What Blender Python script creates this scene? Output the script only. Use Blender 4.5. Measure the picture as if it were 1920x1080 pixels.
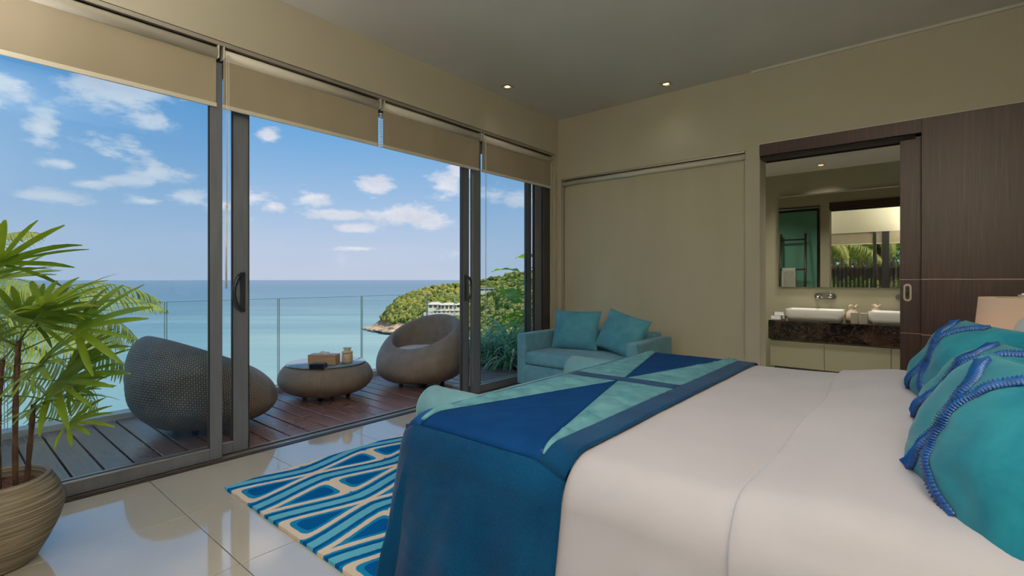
import bpy, bmesh, math, random
from mathutils import Vector, Matrix, noise
random.seed(7)
PI = math.pi
sc = bpy.context.scene
for o in list(bpy.data.objects): bpy.data.objects.remove(o)
COL = sc.collection

# ------------------------------------------------------------------ camera
cam = bpy.data.cameras.new('camera'); co = bpy.data.objects.new('camera', cam); COL.objects.link(co)
co.location = (0, 0, 1.2); co.rotation_euler = (math.radians(90), 0, math.radians(40))
cam.sensor_width = 36; cam.lens = 36*920/1920; cam.shift_y = -16/1920
cam.clip_start = 0.05; cam.clip_end = 60000
sc.camera = co
sc.view_settings.view_transform = 'Standard'; sc.view_settings.look = 'None'
sc.view_settings.gamma = 1; sc.view_settings.use_curve_mapping = False
sc.view_settings.exposure = 0.0
sc.cycles.max_bounces = 10; sc.cycles.diffuse_bounces = 5; sc.cycles.transparent_max_bounces = 24
sc.cycles.sample_clamp_indirect = 4; sc.cycles.caustics_reflective = False; sc.cycles.caustics_refractive = False
sc.cycles.use_denoising = True

# ------------------------------------------------------------------ node helpers
class NT:
    def __init__(s, tree): s.t = tree; s.n = tree.nodes; s.l = tree.links
    def node(s, typ, **kw):
        n = s.n.new(typ)
        for k, v in kw.items(): setattr(n, k, v)
        return n
    def set(s, sock, v):
        if isinstance(v, bpy.types.NodeSocket): s.l.new(v, sock)
        else:
            if hasattr(sock.default_value, '__len__') and not hasattr(v, '__len__'): v = (v, v, v)
            if hasattr(sock.default_value, '__len__') and len(sock.default_value) == 4 and len(v) == 3: v = (*v, 1)
            sock.default_value = v
    def math(s, op, a, b=0.0, c=0.0, clamp=False):
        n = s.node('ShaderNodeMath', operation=op); n.use_clamp = clamp
        s.set(n.inputs[0], a); s.set(n.inputs[1], b)
        if len(n.inputs) > 2: s.set(n.inputs[2], c)
        return n.outputs[0]
    def vmath(s, op, a, b=(0, 0, 0), c=(0, 0, 0)):
        n = s.node('ShaderNodeVectorMath', operation=op)
        s.set(n.inputs[0], a); s.set(n.inputs[1], b)
        if op == 'MULTIPLY_ADD': s.set(n.inputs[2], c)
        return n.outputs['Value'] if op in ('LENGTH', 'DOT_PRODUCT', 'DISTANCE') else n.outputs[0]
    def noise(s, vec=None, scale=5, detail=3, rough=.5, dist=0, out=0):
        n = s.node('ShaderNodeTexNoise')
        if vec is not None: s.l.new(vec, n.inputs['Vector'])
        n.inputs['Scale'].default_value = scale; n.inputs['Detail'].default_value = detail
        n.inputs['Roughness'].default_value = rough; n.inputs['Distortion'].default_value = dist
        return n.outputs[out]
    def ramp(s, fac, stops, interp='LINEAR'):
        n = s.node('ShaderNodeValToRGB'); cr = n.color_ramp; cr.interpolation = interp
        while len(cr.elements) < len(stops): cr.elements.new(0.5)
        for e, (p, c) in zip(cr.elements, stops):
            e.position = p; e.color = (*c, 1) if len(c) == 3 else c
        s.l.new(fac, n.inputs[0]); return n.outputs[0]
    def mix(s, fac, a, b):
        n = s.node('ShaderNodeMix', data_type='RGBA')
        s.set(n.inputs[0], fac); s.set(n.inputs[6], a); s.set(n.inputs[7], b)
        return n.outputs[2]
    def maprange(s, v, a, b, c=0, d=1, smooth=False):
        n = s.node('ShaderNodeMapRange'); n.clamp = True
        if smooth: n.interpolation_type = 'SMOOTHSTEP'
        s.set(n.inputs[0], v)
        for i, q in enumerate((a, b, c, d)): n.inputs[i+1].default_value = q
        return n.outputs[0]
    def coord(s, which='Object'): return s.node('ShaderNodeTexCoord').outputs[which]
    def mapping(s, vec, scale=(1, 1, 1), rot=(0, 0, 0), loc=(0, 0, 0)):
        n = s.node('ShaderNodeMapping'); s.l.new(vec, n.inputs[0])
        n.inputs['Scale'].default_value = scale; n.inputs['Rotation'].default_value = rot; n.inputs['Location'].default_value = loc
        return n.outputs[0]
    def bump(s, h, strength=.3, dist=.01):
        n = s.node('ShaderNodeBump'); n.inputs['Strength'].default_value = strength; n.inputs['Distance'].default_value = dist
        s.l.new(h, n.inputs['Height']); return n.outputs[0]
    def sep(s, v):
        n = s.node('ShaderNodeSeparateXYZ'); s.l.new(v, n.inputs[0]); return n.outputs
    def comb(s, x, y, z):
        n = s.node('ShaderNodeCombineXYZ'); s.set(n.inputs[0], x); s.set(n.inputs[1], y); s.set(n.inputs[2], z); return n.outputs[0]

def srgb(r, g, b):
    f = lambda c: (c/255/12.92) if c/255 <= .04045 else ((c/255+.055)/1.055)**2.4
    return (f(r), f(g), f(b))

# ------------------------------------------------------------------ world: blue sky with small cumulus
W = bpy.data.worlds.new('sky'); sc.world = W; W.use_nodes = True
w = NT(W.node_tree); w.n.clear()
gen = w.coord('Generated')
sx, sy, sz = w.sep(w.vmath('NORMALIZE', gen))
az = w.math('ARCTAN2', w.math('MULTIPLY', sx, -1), sy)          # 0 along +Y, growing towards -X
el = w.math('ARCSINE', sz)
sky = w.ramp(w.maprange(el, 0, 1.5708), [
    (0.0, srgb(190, 202, 222)), (.035, srgb(186, 202, 226)), (.09, srgb(160, 192, 226)), (.17, srgb(114, 170, 220)),
    (.27, srgb(76, 148, 208)), (.45, srgb(66, 136, 202)), (1, srgb(60, 120, 190))])
v = w.comb(az, el, 0)
nz = w.noise(w.vmath('MULTIPLY', v, (1, 1.9, 1)), 11, 6, .58, .35)
nz2 = w.noise(w.vmath('MULTIPLY', v, (1, 2.2, 1)), 34, 4, .6, .2)
CL = [  # azimuth, elevation, half width, half height (radians)
    (1.372, .286, .085, .032), (1.46, .216, .03, .035), (1.333, .253, .045, .022), (1.382, .205, .066, .030), (1.325, .175, .05, .024),
    (1.438, .172, .03, .012), (1.352, .158, .06, .012), (1.455, .123, .045, .012), (1.337, .128, .03, .014), (1.28, .137, .05, .018),
    (1.236, .130, .04, .018), (1.158, .255, .022, .014), (1.085, .153, .042, .022), (.972, .178, .048, .024), (.918, .130, .08, .025),
    (.862, .117, .055, .022), (.832, .186, .05, .036), (.80, .215, .035, .025), (1.005, .098, .05, .012), (1.152, .133, .024, .015),
    (1.19, .146, .03, .02), (.745, .17, .045, .022), (.685, .165, .04, .02), (1.04, .125, .06, .012), (1.405, .148, .03, .009),
    (1.0, .06, .05, .006), (1.52, .27, .05, .03), (.60, .14, .06, .03), (1.6, .15, .06, .025)]
m = None
for a, e, ra, re in CL:
    L = w.vmath('LENGTH', w.vmath('MULTIPLY_ADD', v, (1/ra, 1/re, 0), (-a/ra, -e/re, 0)))
    m = L if m is None else w.math('MINIMUM', m, L)
wob = w.math('MULTIPLY_ADD', w.math('SUBTRACT', nz, .5), 2.9, w.math('MULTIPLY', w.math('SUBTRACT', nz2, .5), 1.3))
dens = w.maprange(w.math('ADD', m, wob), 1.0, .15, 0, 1, True)
# scattered cumulus over the rest of the sky dome, and thin veils
hi = w.maprange(el, .30, .55, 0, .16)                             # extra cloud out of view overhead, added to brighten the light on the deck
gen_c = w.maprange(w.math('ADD', w.noise(w.vmath('MULTIPLY', gen, (5, 5, 9)), 1, 7, .6, .3), hi), .60, .76, 0, .85, True)
dens = w.math('MAXIMUM', dens, gen_c)
veil = w.math('MULTIPLY', w.maprange(w.noise(w.vmath('MULTIPLY', v, (1, 3, 1)), 3.5, 5, .6), .45, .8, 0, .3), w.maprange(el, .02, .2, 1, .1))
shade = w.ramp(w.maprange(nz, .3, .7), [(0, srgb(208, 214, 228)), (1, srgb(244, 243, 246))])
c1 = w.mix(veil, sky, srgb(214, 218, 230))
c2 = w.mix(w.math('MULTIPLY', dens, .88), c1, shade)
c3 = w.mix(w.maprange(el, -.02, 0, 1, 0), c2, srgb(90, 140, 165))
bg = w.node('ShaderNodeBackground'); w.set(bg.inputs[0], c3); bg.inputs[1].default_value = 1.0
w.l.new(bg.outputs[0], w.node('ShaderNodeOutputWorld').inputs[0])
W.cycles.sampling_method = 'MANUAL'; W.cycles.sample_map_resolution = 1024

# ------------------------------------------------------------------ sun and window portals
def light(name, typ, loc, energy, color=(1, 1, 1), **kw):
    d = bpy.data.lights.new(name, typ); d.energy = energy; d.color = color
    for k, v_ in kw.items(): setattr(d, k, v_)
    o = bpy.data.objects.new(name, d); COL.objects.link(o); o.location = loc; return o
sun = light('sun', 'SUN', (0, 0, 30), 4.7, (1, .93, .80), angle=.01)
sun.rotation_euler = Vector((.72, .16, .74)).to_track_quat('Z', 'Y').to_euler()
def portal(loc, rot, sx_, sy_):
    p = light('portal', 'AREA', loc, 1, shape='RECTANGLE', size=sx_, size_y=sy_); p.rotation_euler = rot; p.data.cycles.is_portal = True
portal((-3.74, 2.0, 1.35), (0, math.radians(-90), 0), 2.7, 6.0)
portal((-1.45, -1.1, 1.2), (math.radians(90), 0, 0), 3.1, 2.4)

# ------------------------------------------------------------------ materials
def mat(name, color=(.5, .5, .5), rough=.6, spec=.5, metal=0, build=None, sheen=0, coat=0):
    m_ = bpy.data.materials.new(name); m_.use_nodes = True
    t = NT(m_.node_tree); b = t.n['Principled BSDF']
    b.inputs['Base Color'].default_value = (*color, 1); b.inputs['Roughness'].default_value = rough
    b.inputs['Specular IOR Level'].default_value = spec; b.inputs['Metallic'].default_value = metal
    if sheen: b.inputs['Sheen Weight'].default_value = sheen; b.inputs['Sheen Roughness'].default_value = .4
    if coat: b.inputs['Coat Weight'].default_value = coat; b.inputs['Coat Roughness'].default_value = .08
    if build: build(t, b)
    return m_
def noisy(c1_, c2_, scale=6, detail=4, bump=0, bscale=200, stretch=(1, 1, 1), bdist=.002, lo=.3, hi=.7):
    def f(t, b):
        o = t.mapping(t.coord(), stretch)
        t.set(b.inputs['Base Color'], t.ramp(t.maprange(t.noise(o, scale, detail), lo, hi), [(0, c1_), (1, c2_)]))
        if bump: t.l.new(t.bump(t.noise(t.coord(), bscale, 3), bump, bdist), b.inputs['Normal'])
    return f
M = {}
M['wall'] = mat('wall_paint', rough=.8, spec=.2, build=noisy(srgb(187, 180, 159), srgb(191, 184, 164), 2, 2, .05, 90))
M['ceiling'] = mat('ceiling_paint', rough=.9, spec=.1, build=noisy(srgb(212, 209, 200), srgb(216, 213, 205), 2, 2))
M['bath_wall'] = mat('bathroom_wall_paint', rough=.35, spec=.4, build=noisy(srgb(170, 164, 138), srgb(175, 169, 144), 2, 2))
def fabric_lin(c1_, c2_, sc_=900):
    def f(t, b):
        o = t.coord()
        wv = t.noise(t.mapping(o, (1, 1, .08)), sc_, 2); wh = t.noise(t.mapping(o, (.08, .08, 1)), sc_, 2)
        big = t.noise(t.mapping(o, (1.6, 1.6, .25)), 2.2, 2)
        t.set(b.inputs['Base Color'], t.mix(t.maprange(big, .3, .7), c1_, c2_))
        t.l.new(t.bump(t.math('ADD', wv, wh), .15, .001), b.inputs['Normal'])
    return f
M['blind'] = mat('blind_fabric', rough=.85, spec=.1, build=fabric_lin(srgb(158, 147, 126), srgb(166, 155, 134)))
M['blind_back'] = mat('backwall_blind_fabric', rough=.85, spec=.1, build=fabric_lin(srgb(188, 180, 156), srgb(194, 187, 163)))
M['blind_rail'] = mat('blind_rail_enamel', srgb(218, 211, 196), .45, .4)
M['alu'] = mat('grey_aluminium', rough=.4, spec=.6, metal=.15, build=noisy(srgb(98, 102, 110), srgb(108, 112, 120), 30, 2, stretch=(1, 1, .1)))
M['alu_dark'] = mat('dark_aluminium', srgb(62, 60, 60), .4, .5, .3)
M['handle'] = mat('black_handle', srgb(42, 46, 52), .35, .5, .2)
M['rubber'] = mat('black_gasket', srgb(25, 25, 25), .7)
M['chrome'] = mat('chrome', srgb(200, 200, 200), .12, .5, 1)
M['steel'] = mat('brushed_steel', srgb(190, 182, 168), .35, .5, .8)
M['white_enamel'] = mat('white_enamel', srgb(232, 230, 222), .12, .5, coat=.5)
def tile_f(t, b):
    o = t.node('ShaderNodeNewGeometry').outputs['Position']
    t.set(b.inputs['Base Color'], t.ramp(t.maprange(t.noise(o, 1.5, 5, .6), .3, .7), [(0, srgb(196, 186, 170)), (1, srgb(204, 195, 180))]))
M['tile'] = mat('polished_cream_tile', rough=.05, spec=.6, build=tile_f, coat=.8)
M['tile'].node_tree.nodes['Principled BSDF'].inputs['IOR'].default_value = 2.1
M['tile'].node_tree.nodes['Principled BSDF'].inputs['Coat IOR'].default_value = 1.7
M['grout'] = mat('grout', srgb(130, 118, 98), .8)
def deck_f(t, b):
    g = t.node('ShaderNodeNewGeometry').outputs['Position']
    rnd = t.node('ShaderNodeObjectInfo').outputs['Random']
    gr = t.noise(t.mapping(g, (1.2, 26, 26)), 3, 5, .6, .4)
    c = t.ramp(t.maprange(gr, .3, .72), [(0, srgb(112, 78, 69)), (1, srgb(156, 120, 108))])
    c = t.mix(t.math('MULTIPLY', rnd, .4), c, srgb(118, 90, 84))
    wet = t.noise(g, 1.3, 3)
    t.set(b.inputs['Base Color'], c)
    t.set(b.inputs['Roughness'], t.maprange(wet, .3, .7, .22, .4))
    t.l.new(t.bump(gr, .12, .002), b.inputs['Normal'])
M['deck'] = mat('hardwood_deck', rough=.4, spec=1.0, build=deck_f)
M['deck'].node_tree.nodes['Principled BSDF'].inputs['IOR'].default_value = 1.7
M['joist'] = mat('dark_joist', srgb(28, 22, 20), .8)
M['curb'] = mat('pale_concrete_curb', rough=.8, build=noisy(srgb(214, 212, 196), srgb(226, 224, 210), 12, 4, .2, 60))
M['concrete'] = mat('exterior_render', rough=.85, build=noisy(srgb(190, 186, 172), srgb(204, 199, 186), 5, 3))
def darkwood(axis):
    def f(t, b):
        g = t.node('ShaderNodeNewGeometry').outputs['Position']
        sc_ = (34, 34, 1.1) if axis == 'z' else (1.1, 34, 34)
        gr = t.noise(t.mapping(g, sc_), 2.2, 6, .62, .5)
        fine = t.noise(t.mapping(g, tuple(q*3 for q in sc_)), 2.0, 3)
        c = t.ramp(t.maprange(gr, .28, .75), [(0, srgb(46, 28, 25)), (.5, srgb(60, 37, 32)), (1, srgb(82, 54, 46))])
        t.set(b.inputs['Base Color'], c)
        t.l.new(t.bump(fine, .08, .001), b.inputs['Normal'])
    return f
M['wood_v'] = mat('dark_walnut_upright_grain', rough=.4, spec=.45, build=darkwood('z'))
M['wood_dark'] = mat('dark_wood', rough=.4, build=darkwood('x'))
M['gap'] = mat('shadow_gap', srgb(26, 20, 18), .8)
M['inlay'] = mat('pale_metal_inlay', srgb(176, 150, 128), .35, .5, .4)
def velvet(c1_, c2_, sc_=7):
    def f(t, b):
        o = t.coord()
        n_ = t.noise(o, sc_, 4, .55, .6)
        t.set(b.inputs['Base Color'], t.ramp(t.maprange(n_, .3, .7), [(0, c1_), (1, c2_)]))
        t.l.new(t.bump(t.noise(o, 260, 3), .12, .001), b.inputs['Normal'])
    return f
M['sofa'] = mat('teal_velvet', rough=.85, spec=.15, sheen=.25, build=velvet(srgb(92, 146, 168), srgb(110, 164, 182)))
M['cushion'] = mat('teal_cushion_velvet', rough=.85, spec=.15, sheen=.2, build=velvet(srgb(72, 134, 152), srgb(88, 152, 168)))
M['bench_teal'] = mat('bench_velvet', rough=.85, spec=.15, sheen=.25, build=velvet(srgb(108, 158, 168), srgb(124, 174, 182)))
M['bedcushion'] = mat('turquoise_suede', rough=.8, spec=.2, sheen=.15, build=velvet(srgb(10, 102, 124), srgb(34, 128, 146), 9))
M['ruffle'] = mat('blue_satin', rough=.32, spec=.6, build=noisy(srgb(4, 62, 128), srgb(8, 84, 156), 20, 3))
M['sheet'] = mat('white_cotton', rough=.75, spec=.2, sheen=.1, build=noisy(srgb(180, 178, 187), srgb(187, 185, 194), 3, 3, .05, 500))
M['pillow'] = mat('white_pillow', rough=.8, spec=.15, build=noisy(srgb(218, 214, 212), srgb(226, 222, 220), 4, 3))
def towel_f(c1_, c2_):
    def f(t, b):
        o = t.coord()
        fine = t.noise(o, 190, 4, .7); big = t.noise(o, 6, 3)
        t.set(b.inputs['Base Color'], t.ramp(t.math('ADD', t.math('MULTIPLY', fine, .6), t.math('MULTIPLY', big, .4)), [(.3, c1_), (.7, c2_)]))
        t.l.new(t.bump(fine, .5, .003), b.inputs['Normal'])
    return f
M['navy'] = mat('navy_chenille', rough=.9, spec=.1, sheen=.1, build=towel_f(srgb(0, 38, 76), srgb(4, 68, 108)))
M['border'] = mat('blue_border_cloth', rough=.8, spec=.2, build=towel_f(srgb(0, 52, 104), srgb(0, 78, 138)))
M['blue'] = mat('royal_blue_cloth', rough=.75, spec=.1, build=noisy(srgb(0, 46, 96), srgb(2, 54, 106), 8, 3, .1, 300))
M['teal_cloth'] = mat('teal_cloth', rough=.7, spec=.3, build=noisy(srgb(66, 118, 134), srgb(94, 146, 158), 14, 4, .3, 30, bdist=.01))
M['white_linen'] = mat('offwhite_outdoor_cushion', rough=.85, build=noisy(srgb(188, 178, 166), srgb(204, 194, 182), 5, 3, .1, 400))
def wicker_f(t, b):
    uv = t.coord('UV')
    x, y, _ = t.sep(uv)
    ch = t.node('ShaderNodeTexChecker'); ch.inputs['Scale'].default_value = 1; t.l.new(uv, ch.inputs[0])
    ax = t.math('ABSOLUTE', t.math('SINE', t.math('MULTIPLY', x, PI)))
    ay = t.math('ABSOLUTE', t.math('SINE', t.math('MULTIPLY', y, PI)))
    hh = t.math('POWER', t.math('MULTIPLY', ax, ay), .5)
    sel = t.math('MULTIPLY', hh, t.math('MULTIPLY_ADD', ch.outputs[1], .35, .65))
    nn = t.noise(t.coord(), 9, 3)
    c = t.mix(t.maprange(sel, .1, .75), srgb(50, 41, 34), t.ramp(nn, [(.3, srgb(160, 145, 129)), (.7, srgb(180, 164, 146))]))
    t.set(b.inputs['Base Color'], c)
    t.l.new(t.bump(sel, .7, .006), b.inputs['Normal'])
M['wicker'] = mat('woven_brown_resin_wicker', rough=.45, spec=.5, build=wicker_f)
def pane_f(name, tint, refl, rough=0.0):
    m_ = bpy.data.materials.new(name); m_.use_nodes = True; t = NT(m_.node_tree); t.n.clear()
    tr = t.node('ShaderNodeBsdfTransparent'); tr.inputs[0].default_value = (*tint, 1)
    gl = t.node('ShaderNodeBsdfGlossy'); gl.inputs['Roughness'].default_value = rough
    g = t.node('ShaderNodeNewGeometry')
    cth = t.math('ABSOLUTE', t.vmath('DOT_PRODUCT', g.outputs['Normal'], g.outputs['Incoming']))
    fr = t.math('MULTIPLY_ADD', t.math('POWER', t.math('SUBTRACT', 1, cth), 5), .96, .04)      # Schlick, same from both sides
    mx = t.node('ShaderNodeMixShader'); t.l.new(t.math('MULTIPLY', fr, refl, clamp=True), mx.inputs[0])
    t.l.new(tr.outputs[0], mx.inputs[1]); t.l.new(gl.outputs[0], mx.inputs[2])
    t.l.new(mx.outputs[0], t.node('ShaderNodeOutputMaterial').inputs[0]); return m_
M['glass'] = pane_f('window_glass', (.93, .97, .99), .5)
M['rail_glass'] = pane_f('balustrade_glass', (.978, .99, .986), .5)
M['glass_edge'] = mat('green_glass_edge', srgb(178, 204, 198), .2, .6)
M['table_glass'] = mat('table_glass', srgb(90, 110, 108), .05, .8, coat=.6)
M['frost'] = mat('green_frosted_glass', srgb(104, 158, 140), .25, .5)
M['mirror'] = mat('mirror_silver', srgb(222, 226, 216), .0, .5, 1)
def marble_f(t, b):
    o = t.coord()
    n1 = t.noise(o, 7, 7, .65, 2.2)
    vein = t.math('ABSOLUTE', t.math('SUBTRACT', n1, .5))
    n2 = t.noise(o, 3, 4, .6, 1)
    base = t.ramp(n2, [(.4, srgb(24, 20, 18)), (.7, srgb(70, 50, 40))])
    t.set(b.inputs['Base Color'], t.mix(t.maprange(vein, 0, .012, .45, 0), base, srgb(150, 135, 120)))
M['marble'] = mat('dark_emperador_marble', rough=.08, spec=.6, build=marble_f)
M['cabinet'] = mat('sage_cabinet_lacquer', srgb(158, 156, 134), .45, .4)
M['plinth'] = mat('dark_plinth', srgb(50, 44, 38), .6)
M['towel'] = mat('white_towel', rough=.95, build=noisy(srgb(215, 213, 205), srgb(232, 230, 224), 30, 3, .4, 150, bdist=.004))
M['cloth_pouch'] = mat('cream_pouch', rough=.85, build=noisy(srgb(205, 186, 158), srgb(224, 208, 182), 25, 3))
M['box'] = mat('pale_card', srgb(178, 168, 150), .6)
M['tissuewood'] = mat('light_wood', rough=.5, build=noisy(srgb(176, 138, 106), srgb(196, 160, 126), 6, 4, stretch=(1, 8, 8)))
M['paper'] = mat('white_paper', srgb(226, 220, 214), .7)
M['black'] = mat('black_lacquer', srgb(28, 28, 32), .3)
M['wax'] = mat('cream_wax', rough=.5, build=noisy(srgb(214, 186, 150), srgb(224, 200, 168), 15, 2))
def shade_f(t, b):
    b.inputs['Base Color'].default_value = (*srgb(226, 206, 188), 1)
    b.inputs['Transmission Weight'].default_value = 0
    tr = t.node('ShaderNodeBsdfTranslucent'); tr.inputs[0].default_value = (*srgb(250, 225, 200), 1)
    mx = t.node('ShaderNodeMixShader'); mx.inputs[0].default_value = .25
    t.l.new(b.outputs[0], mx.inputs[1]); t.l.new(tr.outputs[0], mx.inputs[2])
    t.l.new(mx.outputs[0], t.n['Material Output'].inputs[0])
M['shade'] = mat('lampshade_linen', rough=.9, spec=.1, build=shade_f)
def emis(name, c, s_):
    m_ = bpy.data.materials.new(name); m_.use_nodes = True; b = m_.node_tree.nodes['Principled BSDF']
    b.inputs['Emission Color'].default_value = (*c, 1); b.inputs['Emission Strength'].default_value = s_; return m_
M['bulb'] = emis('warm_bulb', (1, .62, .25), 3.2)
def pot_f(t, b):
    o = t.coord()
    n_ = t.noise(t.mapping(o, (1.2, 1.2, 60)), 3, 4, .6)
    t.set(b.inputs['Base Color'], t.ramp(t.maprange(n_, .35, .65), [(0, srgb(82, 74, 60)), (1, srgb(158, 147, 126))]))
    t.l.new(t.bump(n_, .5, .004), b.inputs['Normal'])
M['pot'] = mat('ribbed_stoneware', rough=.55, spec=.4, build=pot_f)
M['soil'] = mat('bark_mulch', rough=.95, build=noisy(srgb(52, 32, 22), srgb(110, 72, 50), 60, 4, .8, 60, bdist=.01))
def leaf_f(c1_, c2_, trans=.35, sc_=3):
    def f(t, b):
        o = t.coord(); rnd = t.node('ShaderNodeObjectInfo').outputs['Random']
        n_ = t.noise(o, sc_, 3)
        c = t.ramp(t.math('ADD', t.math('MULTIPLY', n_, .8), t.math('MULTIPLY', rnd, .2)), [(.25, c1_), (.75, c2_)])
        t.set(b.inputs['Base Color'], c)
        tr = t.node('ShaderNodeBsdfTranslucent'); t.set(tr.inputs[0], c)
        mx = t.node('ShaderNodeMixShader'); mx.inputs[0].default_value = trans
        t.l.new(b.outputs[0], mx.inputs[1]); t.l.new(tr.outputs[0], mx.inputs[2])
        t.l.new(mx.outputs[0], t.n['Material Output'].inputs[0])
    return f
M['rhapis'] = mat('rhapis_leaf', rough=.4, spec=.4, build=leaf_f(srgb(66, 108, 24), srgb(150, 172, 48), .45))
M['frond'] = mat('palm_leaflet', rough=.45, build=leaf_f(srgb(116, 138, 40), srgb(206, 192, 92), .4, 5))
M['frond_stem'] = mat('palm_rachis', srgb(176, 170, 96), .5)
M['stem'] = mat('fibrous_brown_stem', rough=.9, build=noisy(srgb(44, 30, 22), srgb(92, 64, 46), 40, 4, .8, 90, (1, 1, .3), .008))
M['greenstem'] = mat('green_petiole', srgb(88, 116, 40), .5)
M['bigleaf'] = mat('broad_green_leaf', rough=.4, build=leaf_f(srgb(120, 180, 20), srgb(186, 220, 50), .5))
M['darkleaf'] = mat('dark_green_leaf', rough=.4, build=leaf_f(srgb(78, 156, 96), srgb(150, 206, 136), .4))
M['pale_leaf'] = mat('pale_variegated_leaf', rough=.5, build=leaf_f(srgb(150, 200, 140), srgb(236, 242, 224), .35))
M['bushleaf'] = mat('bush_leaf', rough=.6, build=leaf_f(srgb(84, 120, 26), srgb(170, 178, 60), .3, 2))
def hill_f(t, b):
    g = t.node('ShaderNodeNewGeometry').outputs['Position']; z = t.sep(g)[2]
    n_ = t.noise(g, .05, 6, .65)
    green = t.ramp(n_, [(.35, srgb(92, 116, 34)), (.6, srgb(158, 158, 62))])
    rock = t.ramp(t.noise(g, .14, 6, .7), [(.35, srgb(150, 112, 80)), (.65, srgb(218, 190, 156))])
    f = t.maprange(t.math('ADD', z, t.math('MULTIPLY', n_, 22)), -41, -36)
    t.set(b.inputs['Base Color'], t.mix(f, rock, green))
M['hill'] = mat('headland_ground', rough=.9, spec=.1, build=hill_f)
M['crown_a'] = mat('tree_crown_yellow_green', rough=.9, spec=.1, build=leaf_f(srgb(120, 126, 52), srgb(172, 162, 88), .1, .6))
M['crown_b'] = mat('tree_crown_mid_green', rough=.9, spec=.1, build=leaf_f(srgb(92, 112, 50), srgb(142, 144, 72), .1, .6))
M['crown_c'] = mat('tree_crown_dark_green', rough=.9, spec=.1, build=leaf_f(srgb(74, 98, 46), srgb(116, 130, 64), .1, .6))
M['rock'] = mat('coastal_rock', rough=.9, build=noisy(srgb(158, 126, 98), srgb(220, 196, 166), .3, 5))
def sea_f(t, b):
    g = t.node('ShaderNodeNewGeometry').outputs['Position']
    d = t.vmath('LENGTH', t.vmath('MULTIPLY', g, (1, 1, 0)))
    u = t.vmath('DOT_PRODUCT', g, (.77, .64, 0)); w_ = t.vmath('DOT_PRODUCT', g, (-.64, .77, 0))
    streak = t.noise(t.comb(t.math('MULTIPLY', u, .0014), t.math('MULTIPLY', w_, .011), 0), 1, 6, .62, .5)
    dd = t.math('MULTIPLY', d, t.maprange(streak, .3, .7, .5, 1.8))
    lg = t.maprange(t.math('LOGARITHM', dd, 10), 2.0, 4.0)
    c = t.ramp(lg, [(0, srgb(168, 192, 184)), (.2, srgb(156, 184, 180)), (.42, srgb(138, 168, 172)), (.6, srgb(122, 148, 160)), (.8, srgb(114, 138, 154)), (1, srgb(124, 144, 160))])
    t.set(b.inputs['Base Color'], c)
    r2 = t.noise(t.comb(t.math('MULTIPLY', u, .02), t.math('MULTIPLY', w_, .08), 0), 1, 3, .6)
    t.l.new(t.bump(r2, .35, 1.2), b.inputs['Normal'])
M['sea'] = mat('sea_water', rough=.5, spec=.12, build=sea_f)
M['villa_wall'] = mat('villa_wall', srgb(224, 214, 186), .8)
M['villa_roof'] = mat('villa_roof', srgb(206, 200, 190), .8)
M['villa_glass'] = mat('villa_window', srgb(70, 90, 90), .2)
M['pool'] = mat('pool_water', srgb(90, 180, 190), .1)
M['fence'] = mat('brown_fence_slat', rough=.7, build=noisy(srgb(104, 86, 76), srgb(130, 110, 96), 6, 4, stretch=(8, 8, 1)))
def rug_f(t, b):
    g = t.coord('Object')
    nn = t.noise(g, 26, 3, .6, out=1)
    g2 = t.vmath('MULTIPLY_ADD', t.vmath('SUBTRACT', nn, (.5, .5, .5)), (.010, .010, 0), g)
    x, y, _ = t.sep(g2)
    fy = t.math('PINGPONG', t.math('MULTIPLY_ADD', y, 1/.43, 1), 1)
    fx = t.math('PINGPONG', t.math('DIVIDE', t.math('SUBTRACT', x, .493), .285), 1)
    xb = t.math('ADD', t.math('MULTIPLY_ADD', fy, -.22*.285, .61*.285), t.math('MULTIPLY', t.math('COSINE', t.math('MULTIPLY', fy, PI)), .08*.285))
    q = t.math('SUBTRACT', t.math('MULTIPLY', fx, .285), xb)                   # signed distance from the S-shaped stripe
    neg = t.math('LESS_THAN', q, 0)
    dl = t.math('MULTIPLY', t.math('ADD', t.math('MULTIPLY', neg, fy), t.math('MULTIPLY', t.math('SUBTRACT', 1, neg), t.math('SUBTRACT', 1, fy))), .43)
    de = t.math('SMOOTH_MIN', t.math('ABSOLUTE', q), t.math('MULTIPLY_ADD', dl, .85, .070), .075)
    p = t.math('MULTIPLY_ADD', t.math('MULTIPLY', de, t.math('MULTIPLY_ADD', neg, 2, -1)), 2.5, .5)
    cream, navy, midb, aqua = srgb(226, 206, 186), srgb(0, 84, 146), srgb(22, 128, 178), srgb(98, 176, 200)
    c = t.ramp(p, [(0, navy), (.205, midb), (.255, cream), (.335, midb), (.36, navy), (.425, aqua), (.56, navy), (.625, midb), (.66, cream), (.74, midb), (.79, navy)], 'CONSTANT')
    t.set(b.inputs['Base Color'], c)
    pile = t.noise(g, 170, 3, .6)
    edge = t.math('SINE', t.math('MULTIPLY', p, 60))
    t.l.new(t.bump(t.math('MULTIPLY_ADD', edge, .1, pile), .7, .006), b.inputs['Normal'])
M['rug'] = mat('tufted_wool_rug', rough=.95, spec=.05, build=rug_f)

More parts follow.
